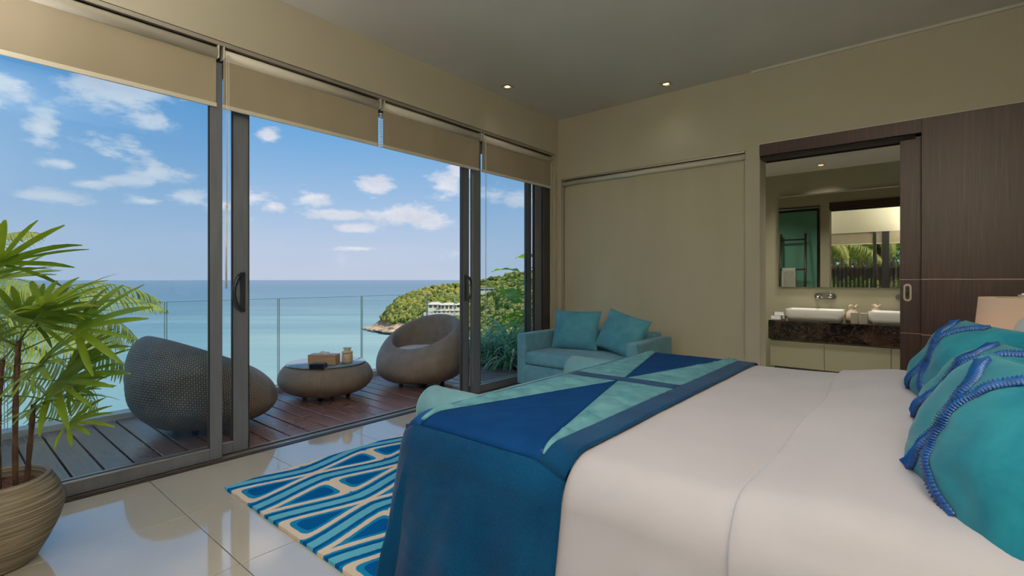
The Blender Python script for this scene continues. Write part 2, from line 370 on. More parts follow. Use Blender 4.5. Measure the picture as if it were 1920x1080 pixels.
# ------------------------------------------------------------------ object helpers
def link(name, me, m_, parent=None):
    o = bpy.data.objects.new(name, me); COL.objects.link(o)
    if m_ and not me.materials: me.materials.append(m_)
    if parent is not None: o.parent = parent
    return o
def tag(o, label=None, cat=None, group=None, kind=None):
    if label: o['label'] = label
    if cat: o['category'] = cat
    if group: o['group'] = group
    if kind: o['kind'] = kind
    return o
def empty(name, loc=(0, 0, 0), rz=0, parent=None):
    o = bpy.data.objects.new(name, None); COL.objects.link(o); o.location = loc; o.rotation_euler = (0, 0, rz)
    o.empty_display_size = .1
    if parent is not None: o.parent = parent
    return o
def copy_tree(o, parent=None):
    c = o.copy(); COL.objects.link(c); c.parent = parent
    for ch in list(o.children): copy_tree(ch, c)
    return c
def done(bm, name, m_, parent=None, smooth=False, flatten=False):
    me = bpy.data.meshes.new(name)
    bmesh.ops.recalc_face_normals(bm, faces=bm.faces)
    bm.to_mesh(me); bm.free()
    if smooth: me.polygons.foreach_set('use_smooth', [True]*len(me.polygons))
    return link(name, me, m_, parent)
def setsmooth(me): me.polygons.foreach_set('use_smooth', [True]*len(me.polygons))
def add_box(bm, x0, x1, y0, y1, z0, z1, bev=0, seg=2, mtx=None):
    T = Matrix.Translation(((x0+x1)/2, (y0+y1)/2, (z0+z1)/2)) @ Matrix.Diagonal((abs(x1-x0), abs(y1-y0), abs(z1-z0), 1))
    if mtx: T = mtx @ T
    r = bmesh.ops.create_cube(bm, size=1, matrix=T)
    if bev:
        es = list({e for v_ in r['verts'] for e in v_.link_edges})
        bmesh.ops.bevel(bm, geom=es, offset=bev, segments=seg, profile=.5, affect='EDGES', clamp_overlap=True)
def box(name, m_, x0, x1, y0, y1, z0, z1, parent=None, bev=0, seg=2, smooth=None):
    bm = bmesh.new(); add_box(bm, x0, x1, y0, y1, z0, z1, bev, seg)
    return done(bm, name, m_, parent, bool(bev and seg > 2) if smooth is None else smooth)
def struct(o): o['kind'] = 'structure'; return o
def add_tube(bm, pts, rad, n=8, cap=True):
    pts = [Vector(p) for p in pts]; rings = []
    up = Vector((0, 0, 1)); prev = None
    for i, p in enumerate(pts):
        d = (pts[min(i+1, len(pts)-1)] - pts[max(i-1, 0)]).normalized()
        if prev is None:
            a = d.cross(up) if abs(d.dot(up)) < .95 else d.cross(Vector((1, 0, 0)))
        else: a = prev - d*prev.dot(d)
        a.normalize(); prev = a; b_ = d.cross(a)
        r = rad[i] if isinstance(rad, (list, tuple)) else rad
        rings.append([bm.verts.new(p + (a*math.cos(2*PI*k/n) + b_*math.sin(2*PI*k/n))*r) for k in range(n)])
    for A, B in zip(rings, rings[1:]):
        for k in range(n): bm.faces.new((A[k], A[(k+1) % n], B[(k+1) % n], B[k]))
    if cap: bm.faces.new(rings[0]); bm.faces.new(rings[-1][::-1])
def tube(name, m_, pts, rad, parent=None, n=8):
    bm = bmesh.new(); add_tube(bm, pts, rad, n); return done(bm, name, m_, parent, True)
def add_lathe(bm, prof, n=32, sx_=1, sy_=1, c=(0, 0, 0)):
    rings = []
    for r, z in prof:
        if r < 1e-5: rings.append([bm.verts.new((c[0], c[1], c[2]+z))]*n)
        else: rings.append([bm.verts.new((c[0]+r*sx_*math.cos(2*PI*k/n), c[1]+r*sy_*math.sin(2*PI*k/n), c[2]+z)) for k in range(n)])
    for A, B in zip(rings, rings[1:]):
        for k in range(n):
            q = []
            for v_ in (A[k], A[(k+1) % n], B[(k+1) % n], B[k]):
                if v_ not in q: q.append(v_)
            if len(q) > 2: bm.faces.new(q)
def lathe(name, m_, prof, parent=None, n=32, loc=(0, 0, 0), smooth=True, c=(0, 0, 0)):
    bm = bmesh.new(); add_lathe(bm, prof, n, c=c); o = done(bm, name, m_, parent, smooth); o.location = loc; return o
def grid_mesh(name, P, nu, nv, m_, parent=None, smooth=True, closed_u=False, uv=None):
    """P(i, j) -> point for i in 0..nu, j in 0..nv"""
    vs = []; fs = []
    cu = nu if closed_u else nu+1
    for j in range(nv+1):
        for i in range(cu): vs.append(tuple(P(i, j)))
    for j in range(nv):
        for i in range(nu):
            a = j*cu+i; b = j*cu+(i+1) % cu; fs.append((a, b, b+cu, a+cu))
    me = bpy.data.meshes.new(name); me.from_pydata(vs, [], fs)
    if uv:
        ul = me.uv_layers.new(name='UVMap'); k = 0
        dat = []
        for j in range(nv):
            for i in range(nu):
                for (ii, jj) in ((i, j), (i+1, j), (i+1, j+1), (i, j+1)): dat += [ii/nu*uv[0], jj/nv*uv[1]]
        ul.data.foreach_set('uv', dat)
    if smooth: setsmooth(me)
    return link(name, me, m_, parent)
def spline(keys, t):
    """Catmull-Rom through tuples; t in 0..len-1"""
    i = min(int(t), len(keys)-2); f = t-i
    p = [keys[max(i-1, 0)], keys[i], keys[i+1], keys[min(i+2, len(keys)-1)]]
    return [0.5*((2*b)+(-a+c)*f+(2*a-5*b+4*c-d)*f*f+(-a+3*b-3*c+d)*f**3) for a, b, c, d in zip(*p)]

# ================================================================== SETTING
XW, YB, ZC = -3.53, 5.10, 3.20          # window wall, back wall, ceiling
XR, YR = .95, -1.0                      # right wall, rear wall
fl = struct(box('floor', M['grout'], XW-.02, XR, YR, YB, -.2, -.008))
tl = .654
tile0 = None
for i in range(8):
    for j in range(-3, 8):
        x0 = -3.53 + (i)*.66 + .002; y0 = .85 + j*.655 + .002
        x1 = min(x0+.656, XR); y1 = y0+.651
        y0c, y1c = max(y0, YR), min(y1, YB)
        if y1c-y0c < .05 or x1-x0 < .05: continue
        full = (x1-x0 > .655 and y1c-y0c > .65)
        if full and tile0 is not None:
            o = tile0.copy(); COL.objects.link(o)
        else:
            bm = bmesh.new(); add_box(bm, 0, x1-x0, 0, y1c-y0c, -.02, 0, .0012, 1)
            o = done(bm, 'tile', M['tile'], fl)
            if full: tile0 = o
        o.name = 'tile'; o.parent = fl; o.location = (x0, y0c, 0)
struct(box('ceiling', M['ceiling'], XW-.3, XR+.2, YR-1.6, YB+.1, ZC, ZC+.2))  # runs on past the rear wall as an added overhang that blocks sun
# window wall: lintel above, short return pier by the corner
struct(box('wall_left', M['wall'], XW-.22, XW, YR, YB+.2, 2.765, ZC))
struct(box('wall_left_pier', M['wall'], XW-.22, XW, 5.035, YB+.2, 0, 2.765)).name = 'wall_left_pier'
struct(box('trim_1', M['wall'], XW-.20, XW-.02, 5.0, 5.034, 0, 2.765))
# back wall with blind recess and bathroom door opening
bw = struct(box('wall_back', M['wall'], XW, XR+.2, YB, YB+.23, 2.482, ZC))
box('pier', M['wall'], XW, -3.478, YB, YB+.23, 0, 2.482, bw)
box('pier', M['wall'], -1.328, -1.197, YB, YB+.23, 0, 2.482, bw)
box('lintel', M['wall'], -3.478, -1.328, YB, YB+.23, 2.452, 2.482, bw)
struct(box('wall_right', M['wall'], XR, XR+.2, YR-.2, YB, 0, ZC))
rw = struct(box('wall_rear', M['wall'], XW-.22, XR, YR-.2, YR, 2.45, ZC))
box('pier', M['wall'], XW-.22, -3.1, YR-.2, YR, 0, 2.45, rw)
box('pier', M['wall'], .1, XR, YR-.2, YR, 0, 2.45, rw)
# dark wood wall cladding with pale inlay lines
cl = struct(empty('wall_back_cladding', (0, 0, 0)))
box('lintel_board', M['wood_v'], -1.197, .0, YB-.012, YB+.06, 2.372, 2.482, cl, .002, 1)
box('panel', M['wood_v'], -.014, XR, YB-.014, YB+.03, 1.206, 2.482, cl, .002, 1)
box('panel', M['wood_v'], -.014, XR, YB-.014, YB+.03, .764, 1.198, cl, .002, 1)
box('panel', M['wood_v'], -.014, XR, YB-.014, YB+.03, .06, .756, cl, .002, 1)
box('inlay_strip', M['inlay'], -.014, XR, YB-.010, YB+.02, 1.198, 1.206, cl)
box('inlay_strip', M['inlay'], -.014, XR, YB-.010, YB+.02, .756, .764, cl)
box('plinth', M['gap'], -.014, XR, YB-.008, YB+.03, 0, .06, cl)
box('shadow_rail', M['gap'], -1.197, -.05, YB+.02, YB+.14, 2.345, 2.372, cl)
box('trim_bead', M['blind_rail'], -1.21, XR, YB-.006, YB, 2.482, 2.49, cl)
box('core', M['gap'], -.10, XR+.2, YB+.135, YB+.229, 0, 2.482, cl)
box('lintel_board', M['wood_dark'], -1.197, XR, YB+.23, YB+.25, 2.35, 2.47, cl, .002, 1)
# sliding bathroom door, mostly slid behind the cladding
d5 = struct(empty('door_5', (0, 0, 0)))
for z0, z1 in ((1.203, 2.362), (.763, 1.197), (.02, .757)):
    box('panel', M['wood_v'], -.150, .75, YB+.062, YB+.11, z0, z1, d5, .0015, 1)
box('inlay_strip', M['inlay'], -.150, .75, YB+.066, YB+.10, 1.197, 1.203, d5)
box('inlay_strip', M['inlay'], -.150, .75, YB+.066, YB+.10, .757, .763, d5)
bm = bmesh.new()
def stadium(hw, hh, n=10):
    return [(hw*math.cos(a), (hh-hw)+hw*math.sin(a)) for a in [PI*k/n for k in range(n+1)]] + \
           [(hw*math.cos(a), -(hh-hw)+hw*math.sin(a)) for a in [PI+PI*k/n for k in range(n+1)]]
def ring_plate(bm, cx_, y_, cz, ow, oh, iw, ih, t_):
    A, B = stadium(ow, oh), stadium(iw, ih)
    L = [[bm.verts.new((cx_+p[0], yy, cz+p[1])) for p in S] for S, yy in ((A, y_), (A, y_-t_), (B, y_-t_), (B, y_+.001))]
    n = len(A)
    for P_, Q in zip(L, L[1:]):
        for k in range(n): bm.faces.new((P_[k], P_[(k+1) % n], Q[(k+1) % n], Q[k]))
    bm.faces.new(L[-1])
ring_plate(bm, -.102, YB+.061, 1.093, .026, .072, .014, .055, .004)
hd = done(bm, 'pull_handle', M['steel'], d5)
hd['label'] = 'oval brushed steel recessed pull'

struct(box('trim_4', M['ceiling'], -1.27, XR, YB-.02, YB, ZC-.022, ZC))
# bathroom shell
BY0, BY1, BX0, BX1, BZ = YB+.23, 7.5, -3.3, 1.6, 2.625
bt = struct(box('wall_bathroom', M['bath_wall'], BX0, BX1, BY1, BY1+.15, 0, BZ))
struct(box('wall_bathroom_left', M['bath_wall'], BX0-.15, BX0, BY0, BY1, 0, BZ))
struct(box('wall_bathroom_right', M['bath_wall'], BX1, BX1+.15, BY0, BY1, 0, BZ))
struct(box('floor_bathroom', M['tile'], BX0, BX1, BY0, BY1, -.2, 0))
struct(box('ceiling_bathroom', M['ceiling'], BX0, BX1, YB+.1, BY1+.15, BZ, BZ+.15))
gw = struct(empty('window_1', (0, 0, 0)))
box('pane', M['frost'], -3.45, -1.375, YB+.205, YB+.222, .02, 2.36, gw)
box('frame', M['rubber'], -1.375, -1.36, YB+.20, YB+.226, 0, 2.39, gw)
box('frame', M['rubber'], -3.46, -1.36, YB+.20, YB+.226, 2.36, 2.39, gw)

# ---- sliding glass doors of the window wall
def sash(name, x, y0, y1, z1=2.64, lead=None, stile=.075, w0=None, w1=None):
    d = struct(empty(name, (x, y0, 0))); L = y1-y0
    a0 = w0 or stile; a1 = w1 or stile; t_ = .022
    box('stile', M['alu'], -t_, t_, 0, a0, .01, z1, d, .003, 1)
    box('stile', M['alu'], -t_, t_, L-a1, L, .01, z1, d, .003, 1)
    box('rail', M['alu'], -t_, t_, a0, L-a1, .01, .085, d, .003, 1)
    box('rail', M['alu'], -t_, t_, a0, L-a1, z1-.08, z1, d, .003, 1)
    box('pane', M['glass'], -.004, .004, a0-.004, L-a1+.004, .081, z1-.076, d)
    for (p, q, r, s_) in ((a0, a0+.006, .085, z1-.08), (L-a1-.006, L-a1, .085, z1-.08)):
        box('gasket', M['rubber'], .005, t_-.002, p, q, r, s_, d)
    box('glazing_bead', M['steel'], .005, t_+.001, a0, L-a1, .084, .090, d)
    if lead is not None:
        yy = .040 if lead == 0 else L-.040
        dirn = 1 if lead == 0 else -1
        pts = []
        for k in range(13):
            s_ = k/12; a = PI*s_
            b_ = math.sin(a)**.5 if 0 < k < 12 else 0
            pts.append((t_+.004+.024*min(1, b_*1.5), yy-dirn*0 + (dirn if lead == 0 else -1)*.066*b_, .985+.255*s_))
        h_ = tube('handle', M['handle'], pts, .013, d, 10)
        h_['label'] = 'black curved pull handle'
        box('handle_plate', M['handle'], t_, t_+.006, yy-.018, yy+.018, .975, 1.25, d, .002, 1)
        box('end_bead', M['alu_dark'], -.006, t_+.004, (L if lead else -.004), (L+.004 if lead else 0), .01, z1, d)
    return d
sash('door_1', XW-.075, YR+.05, 1.266)
sash('door_2', XW-.128, YR+.3, 1.452, lead=1, stile=.10)
sash('door_3', XW-.128, 3.54, 4.70, lead=0, stile=.09)
sash('door_4', XW-.075, 3.64, 4.83, stile=.11, w1=.13)
fr = struct(empty('window_frame', (0, 0, 0))); fr.name = 'window_2'
box('jamb', M['alu_dark'], XW-.18, XW-.045, 4.865, 5.0, 0, 2.64, fr, .003, 1)
box('jamb', M['alu'], XW-.16, XW-.10, 4.835, 4.865, 0, 2.64, fr)
box('head', M['alu_dark'], XW-.18, XW-.078, YR, 5.0, 2.64, 2.765, fr)
box('threshold', M['steel'], XW-.16, XW-.045, YR, 4.86, -.01, .006, fr)
box('track', M['alu_dark'], XW-.045, XW-.001, YR, 4.99, -.02, .004, fr)
box('track', M['alu_dark'], XW-.105, XW-.098, YR, 4.83, .006, .014, fr)
# ---- rear window frame posts (seen in the mirror)
rf = struct(empty('window_3', (0, 0, 0)))
for x0, x1 in ((-1.02, -.95), (-.83, -.68), (-3.1, -3.03), (.03, .1)):
    box('post', M['alu_dark'], x0, x1, YR-.10, YR-.02, 0, 2.45, rf, .003, 1)
box('rail', M['alu_dark'], -3.1, .1, YR-.11, YR-.03, 0, .07, rf)
box('pane', M['glass'], -3.03, -1.02, YR-.065, YR-.058, .07, 2.45, rf)
box('pane', M['glass'], -.68, .03, YR-.065, YR-.058, .07, 2.45, rf)

# ================================================================== BLINDS
def roller_blind(label, y0, y1, zb, chain=None, group='roller blinds over the glass doors'):
    r = empty('roller_blind', (XW-.039, y0, 2.69)); L = y1-y0
    tag(r, label, 'blind', group)
    bm = bmesh.new(); add_tube(bm, [(0, 0.012, 0), (0, L-.012, 0)], .037, 20); done(bm, 'roller', M['blind_rail'], r, True)
    box('fabric', M['blind'], -.003, .001, .01, L-.01, zb-2.69+.02, .0, r)
    box('hem_bar', M['blind_rail'], -.010, .006, .006, L-.006, zb-2.69, zb-2.69+.028, r, .003, 2)
    for yy in (.004, L-.004): box('bracket', M['blind_rail'], -.035, .036, yy-.004, yy+.004, -.036, .062, r, .004, 2)
    if chain:
        bm = bmesh.new()
        add_tube(bm, [(.036, .018, 0), (.040, .018, -.3), (.040, .018, -chain)], .0022, 6)
        add_tube(bm, [(.036, .030, 0), (.040, .030, -.3), (.040, .030, -chain), (.040, .024, -chain-.02), (.040, .018, -chain)], .0022, 6)
        done(bm, 'bead_chain', M['white_enamel'], r, True)
    return r
roller_blind('beige roller blind nearest the potted palm, widest and cut by the photo edge', YR+.03, 1.232, 2.335)
b2 = roller_blind('beige roller blind second from the palm, above the handled door post', 1.256, 2.485, 2.335, 1.0)
roller_blind('beige roller blind above the wicker armchair, right of the narrow gap of stacked cord', 2.515, 3.725, 2.335)
b4 = roller_blind('short-looking beige roller blind nearest the room corner', 3.755, 5.015, 2.335, 2.0)
bm = bmesh.new()                                       # wand hanging in front of the door post
add_tube(bm, [(.043, .012, -1.55), (.043, .012, -1.0)], .006, 8); done(bm, 'wand', M['white_enamel'], b2, True)
bm = bmesh.new()
for k in range(14): add_box(bm, -.006, .01, -.006, .008, -.36+k*.022, -.35+k*.022)
done(bm, 'cord_guide', M['white_enamel'], None).parent = None
cg = bpy.data.objects['cord_guide']; cg.parent = bpy.data.objects['roller_blind.002']; cg.location = (0, -.015, 0)
tr2 = struct(box('trim_2', M['steel'], XW-.077, XW-.001, YR, 5.03, 2.735, 2.76))
# blind lowered in the back wall recess
r = empty('wall_blind', (-3.47, YB+.045, 2.40)); tag(r, 'wide beige blind lowered to the floor in the wall recess behind the teal sofa', 'blind')
bm = bmesh.new(); add_tube(bm, [(.0, 0, 0), (2.136, 0, 0)], .03, 20); done(bm, 'roller', M['blind_rail'], r, True)
def Pb(i, j):
    x = i/60*2.12+.008; z = -2.37+j/24*2.37
    return (x, .02 + .006*math.sin(x*9+.6*math.sin(z*2)) * (1-.4*j/24) + .004*noise.noise((x*2, z*.6, 3)), z)
grid_mesh('fabric', Pb, 60, 24, M['blind_back'], r)
box('hem_bar', M['blind_rail'], .006, 2.13, .008, .03, -2.385, -2.355, r, .003, 2)
box('head_channel', M['steel'], 0, 2.136, -.04, .05, .034, .05, r)
# blind of the rear window
r = empty('roller_blind', (-3.08, YR-.04, 2.45)); tag(r, 'cream roller blind seen in the mirror above the slatted fence', 'blind')
box('fabric', M['blind'], 0, 3.16, -.004, 0, -.30, 0, r)
box('hem_bar', M['blind_rail'], 0, 3.16, -.01, .006, -.32, -.295, r, .003, 2)

# ================================================================== DECK AND BALUSTRADE
ZD = -.012
dk = struct(box('deck', M['joist'], -5.36, XW-.135, -2.2, 6.9, -.25, ZD-.03))
n_pl = 0; pl0 = None
y = -1.9
while y < 5.0:
    if pl0 is None:
        bm = bmesh.new(); add_box(bm, -5.33, XW-.132, .006, .148, -.028, 0, .003, 1); pl0 = o = done(bm, 'plank', M['deck'], dk)
    else:
        o = pl0.copy(); COL.objects.link(o)
    o.name = 'plank'; o.parent = dk; o.location = (0, y, ZD + random.uniform(-.001, .001)); y += .1545
struct(box('trim_3', M['curb'], -5.50, -5.335, -2.2, 5.15, -.28, .035))
struct(box('wall_exterior', M['concrete'], -5.48, XW-.14, -2.2, 6.9, -1.2, -.28))
gr_ = empty('glass_balustrade', (-5.42, 0, .03)); tag(gr_, 'frameless clear glass balustrade along the outer edge of the wooden deck', 'balustrade')
ys = [-1.69, -.65, .39, 1.43, 2.475, 3.515, 4.575, 5.12]
for a, b_ in zip(ys, ys[1:]):
    g_ = box('glass_panel', M['rail_glass'], -.006, .006, a+.008, b_-.008, -.06, .96, gr_)
    bm = bmesh.new()
    add_box(bm, -.007, .007, a+.0065, a+.0105, -.02, .962); add_box(bm, -.007, .007, b_-.0105, b_-.0065, -.02, .962)
    add_box(bm, -.007, .007, a+.0065, b_-.0065, .958, .962)
    done(bm, 'polished_edge', M['glass_edge'], g_)

# ================================================================== OUTDOOR FURNITURE
def nest(name, keys, n=96, sub=7, uv=(210, 110), parent=None):
    """keys: (radius, centre y, centre z, tilt)"""
    nv = (len(keys)-1)*sub
    def P(i, j):
        r_, cy, cz, ti = spline(keys, j/sub)
        a = 2*PI*i/n
        x = r_*math.cos(a); yy = r_*math.sin(a)
        rel = .0022*(1 if (i + j) % 2 else -1)
        x *= 1+rel; yy *= 1+rel
        return (x, cy + yy*math.cos(ti), cz + yy*math.sin(ti))
    return grid_mesh(name, P, n, nv, M['wicker'], parent, True, True, uv)
def wicker_chair(label, loc, rz):
    r = empty('wicker_armchair', loc, rz); tag(r, label, 'armchair', 'round wicker armchairs on the deck')
    keys = [(.05, 0, .045, 0), (.30, 0, .045, 0), (.44, .0, .10, .05), (.52, .01, .20, .10), (.54, .02, .32, .19), (.535, .03, .43, .28), (.50, .035, .53, .37),
            (.44, .035, .59, .43), (.39, .03, .602, .45), (.36, .02, .57, .43), (.345, .01, .47, .33), (.33, .0, .37, .15), (.29, -.02, .31, .05), (.05, -.02, .30, 0)]
    nest('woven_shell', keys, parent=r)
    def Pc(i, j):
        a = 2*PI*i/40; t = j/14
        rr = .30*math.sin(PI*min(t, 1))**.35 if 0 < t < 1 else 0.0
        z = .325 + .045 - .055*math.cos(PI*t)
        return (rr*math.cos(a), -.02+rr*math.sin(a), z)
    grid_mesh('seat_cushion', Pc, 40, 14, M['white_linen'], r, True, True)
    for k in range(4):
        a = PI/4+k*PI/2
        lathe('foot', M['black'], [(0, -.0), (.022, 0), (.026, .05), (0, .05)], r, 12, (.24*math.cos(a), .24*math.sin(a), 0))
    return r
wicker_chair('round wicker armchair facing the room with its pale seat cushion showing', (-4.52, 3.74, ZD), math.radians(12))
c2_ = wicker_chair('round wicker armchair turned away behind the glass door, its woven back to us', (-4.55, 1.50, ZD), math.radians(186))
t_ = empty('wicker_coffee_table', (-4.78, 2.68, ZD), 0); tag(t_, 'low round woven coffee table with glass top between the two wicker armchairs', 'table')
keys = [(.05, 0, .04, 0), (.26, 0, .04, 0), (.38, 0, .075, 0), (.455, 0, .15, 0), (.465, 0, .225, 0), (.43, 0, .30, 0), (.385, 0, .335, 0), (.33, 0, .34, 0), (.05, 0, .335, 0)]
nest('woven_base', keys, 96, 7, (190, 70), t_)
lathe('glass_top', M['table_glass'], [(0, .342), (.385, .342), (.39, .347), (.385, .353), (0, .353)], t_, 64)
for k in range(4):
    a = PI/4+k*PI/2
    lathe('foot', M['black'], [(0, -.0), (.022, 0), (.026, .05), (0, .05)], t_, 12, (.22*math.cos(a), .22*math.sin(a), 0))
TZ = ZD+.3535
tb = empty('tissue_box', (-4.68, 2.60, TZ), math.radians(38)); tag(tb, 'pale wooden tissue box on the round wicker table', 'tissue box')
bm = bmesh.new(); add_box(bm, -.14, .14, -.065, .065, 0, .085, .003, 2); done(bm, 'case', M['tissuewood'], tb)
box('lid', M['tissuewood'], -.142, .142, -.067, .067, .085, .098, tb, .003, 2)
def Pt(i, j):
    a = i/10; b_ = j/8
    return (-.05+.1*a, .018*math.sin(a*7)*(1-b_*.3)-.01+.02*b_, .098+.03*b_*(1-.5*abs(a-.4)))
grid_mesh('tissue', Pt, 10, 8, M['paper'], tb)
bk = empty('black_box', (-4.50, 2.44, TZ), math.radians(38)); tag(bk, 'small black box beside the tissue box on the wicker table', 'box')
box('case', M['black'], -.07, .07, -.05, .05, 0, .038, bk, .004, 2); box('lid', M['alu_dark'], -.066, .066, -.046, .046, .038, .047, bk, .003, 2)
jr = empty('candle_jar', (-4.58, 2.80, TZ)); tag(jr, 'cream candle jar with tied cloth lid on the wicker table', 'jar')
lathe('jar_body', M['wax'], [(0, 0), (.052, 0), (.055, .01), (.055, .085), (.048, .095), (0, .095)], jr, 28)
bm = bmesh.new()
add_lathe(bm, [(0, .095), (.05, .095), (.056, .10), (.052, .115), (.035, .118), (.03, .13), (.045, .15), (.02, .145), (0, .14)], 24)
for v_ in bm.verts: v_.co.x *= 1+.08*math.sin(9*math.atan2(v_.co.y, v_.co.x))
done(bm, 'cloth_lid', M['cloth_pouch'], jr, True)

# ================================================================== SOFA
so = empty('sofa', (-2.74, 4.62, 0)); tag(so, 'teal velvet two-seat sofa with low square arms against the lowered wall blind', 'sofa')
def soft(name, m_, x0, x1, y0, y1, z0, z1, bev, parent, puff=0, seed=0):
    bm = bmesh.new(); add_box(bm, x0, x1, y0, y1, z0, z1, bev, 4)
    if puff:
        bmesh.ops.subdivide_edges(bm, edges=[e for e in bm.edges if e.calc_length() > .15], cuts=7, use_grid_fill=True)
        cx_, cy_, cz_ = (x0+x1)/2, (y0+y1)/2, (z0+z1)/2
        for v_ in bm.verts:
            u, q = (v_.co.x-cx_)/(x1-x0)*2, (v_.co.y-cy_)/(y1-y0)*2
            k = max(0, 1-u*u)*max(0, 1-q*q)
            v_.co.z += (1 if v_.co.z > cz_ else -.3)*puff*k + .004*noise.noise(v_.co*5+Vector((seed, 0, 0)))
            if v_.co.y < cy_ and abs(q) > .8: v_.co.y -= puff*.5*max(0, 1-u*u)
    return done(bm, name, m_, parent, True)
soft('base', M['sofa'], -.70, .70, -.41, .38, .07, .27, .02, so)
soft('armrest', M['sofa'], -.72, -.60, -.42, .40, .05, .605, .022, so)
soft('armrest', M['sofa'], .60, .72, -.42, .40, .05, .605, .022, so)
soft('backrest', M['sofa'], -.61, .61, .22, .41, .07, .64, .03, so)
soft('seat_cushion', M['sofa'], -.598, .598, -.425, .23, .275, .41, .035, so, .02)
for a in (-.64, .64):
    for b_ in (-.36, .34): lathe('leg', M['wood_dark'], [(0, 0), (.02, 0), (.024, .07), (0, .07)], so, 12, (a, b_, 0))

def cushion_fn(w_, h_, t_, seed=0, pinch=.05, wr=.012):
    def S(u, v_, side):                                   # u, v in -1..1 ; width on x, height on z, thickness on y
        ed = max(0.0, (1-abs(u)**2.6))*max(0.0, (1-abs(v_)**2.6))
        x = u*w_/2*(1-pinch*(1-v_*v_)*abs(u)); z = v_*h_/2*(1-pinch*(1-u*u)*abs(v_))
        y_ = side*(t_/2)*ed**.5
        n_ = noise.noise((u*1.7+seed, v_*1.7, side*.3))*wr*2 + noise.noise((u*5+seed, v_*5, 4))*wr*.5
        # creases running in from the corners
        cr = abs(abs(u)-abs(v_)); y_ += side*n_*ed**.5 - side*.35*wr*math.exp(-(cr*9)**2)*ed**.3*min(1, (abs(u)+abs(v_)))
        return Vector((x, y_, z))
    return S
def cushion(name, m_, S, n=26, parent=None):
    vs = []; fs = []
    N = n+1
    for side in (-1, 1):
        for j in range(N):
            for i in range(N):
                vs.append(S(-math.cos(PI*i/n), -math.cos(PI*j/n), side))
    for s_ in range(2):
        for j in range(n):
            for i in range(n):
                a = s_*N*N+j*N+i; q = (a, a+1, a+1+N, a+N); fs.append(q if s_ == 0 else q[::-1])
    me = bpy.data.meshes.new(name); me.from_pydata(vs, [], fs)
    bm = bmesh.new(); bm.from_mesh(me); bmesh.ops.remove_doubles(bm, verts=bm.verts, dist=1e-5); bm.to_mesh(me); bm.free()
    setsmooth(me); return link(name, me, m_, parent)
def seam(S, n=30, k=1.0):
    pts = []
    for e in range(4):
        for i in range(n):
            t = -math.cos(PI*i/n)
            pts.append(S(*((t, -1), (1, t), (-t, 1), (-1, -t))[e], 1))
    return pts + pts[:1]
def sofa_cushion(label, loc, rot, w_, h_, seed):
    S = cushion_fn(w_, h_, .17, seed, .06, .016)
    o = empty('throw_cushion', loc); o.rotation_euler = rot; tag(o, label, 'cushion', 'scatter cushions on the teal sofa')
    cushion('cover', M['cushion'], S, 26, o)
    tube('piping', M['cushion'], seam(S), .004, o, 6)
sofa_cushion('square teal scatter cushion standing upright by the left arm of the sofa', (-2.98, 4.66, .635), (math.radians(-16), 0, math.radians(6)), .56, .44, 1)
sofa_cushion('tilted teal scatter cushion leaning toward the right arm of the sofa', (-2.40, 4.64, .635), (math.radians(-22), math.radians(12), math.radians(-14)), .55, .43, 5)

# ================================================================== BENCH AT THE FOOT OF THE BED
be = empty('bench', (-1.94, 2.76, 0)); tag(be, 'teal upholstered bench with rolled ends on dark wood base at the foot of the bed', 'bench')
bm = bmesh.new()
add_box(bm, -.41, .40, -.94, -.90, .26, .345, .003, 1); add_box(bm, -.41, .40, .90, .94, .26, .345, .003, 1)
add_box(bm, -.41, -.37, -.90, .90, .26, .345, .003, 1); add_box(bm, .36, .40, -.90, .90, .26, .345, .003, 1)
add_box(bm, -.37, .36, -.90, .90, .26, .30); done(bm, 'frame', M['wood_dark'], be)
for a in (-.375, .365):
    for b_ in (-.905, .905): box('leg', M['wood_dark'], a-.03, a+.03, b_-.03, b_+.03, 0, .262, be, .003, 1)
soft('seat_pad', M['bench_teal'], -.36, .35, -.78, .78, .30, .43, .03, be, .012)
for s_ in (-1, 1):
    bm = bmesh.new(); add_tube(bm, [(-.36, s_*.775, .42), (-.352, s_*.775, .42), (.34, s_*.775, .42), (.35, s_*.775, .42)], [.122, .130, .130, .122], 36)
    o = done(bm, 'bolster', M['bench_teal'], be, True)
    bm = bmesh.new(); add_tube(bm, [(-.353, s_*.775+.129*math.cos(a), .42+.129*math.sin(a)) for a in [2*PI*k/30 for k in range(31)]], .005, 6)
    done(bm, 'piping', M['bench_teal'], o, True)

# ================================================================== RUG
def Pr(i, j):
    x = i/50*2.35; yy = j/50*2.5
    e = .008*noise.noise((x*9, yy*9, 1))
    return (x + (e if i in (0, 50) else 0), yy + (e if j in (0, 50) else 0), .0)
bm = bmesh.new()
nx = 60
outl = [(0, 0)]
vs = []
def edgep(a, b_, n):
    return [(a[0]+(b_[0]-a[0])*k/n + .006*noise.noise((k*.9, a[0], a[1])), a[1]+(b_[1]-a[1])*k/n + .006*noise.noise((k*.9, 5, a[1]))) for k in range(n)]
pts = edgep((0, 0), (2.2, 0), 60)+edgep((2.2, 0), (2.2, 2.5), 60)+edgep((2.2, 2.5), (0, 2.5), 60)+edgep((0, 2.5), (0, 0), 60)
top = [bm.verts.new((p[0]*.9985+.0016, p[1]*.9985+.0016, .016)) for p in pts]; bot = [bm.verts.new((p[0], p[1], .001)) for p in pts]
bm.faces.new(top)
for k in range(len(pts)): bm.faces.new((bot[k], bot[(k+1) % len(pts)], top[(k+1) % len(pts)], top[k]))
rg = done(bm, 'rug', M['rug']); rg.location = (-3.06, 1.09, 0)
tag(rg, 'blue, aqua and cream wavy patterned rug on the polished floor beside the bed', 'rug')

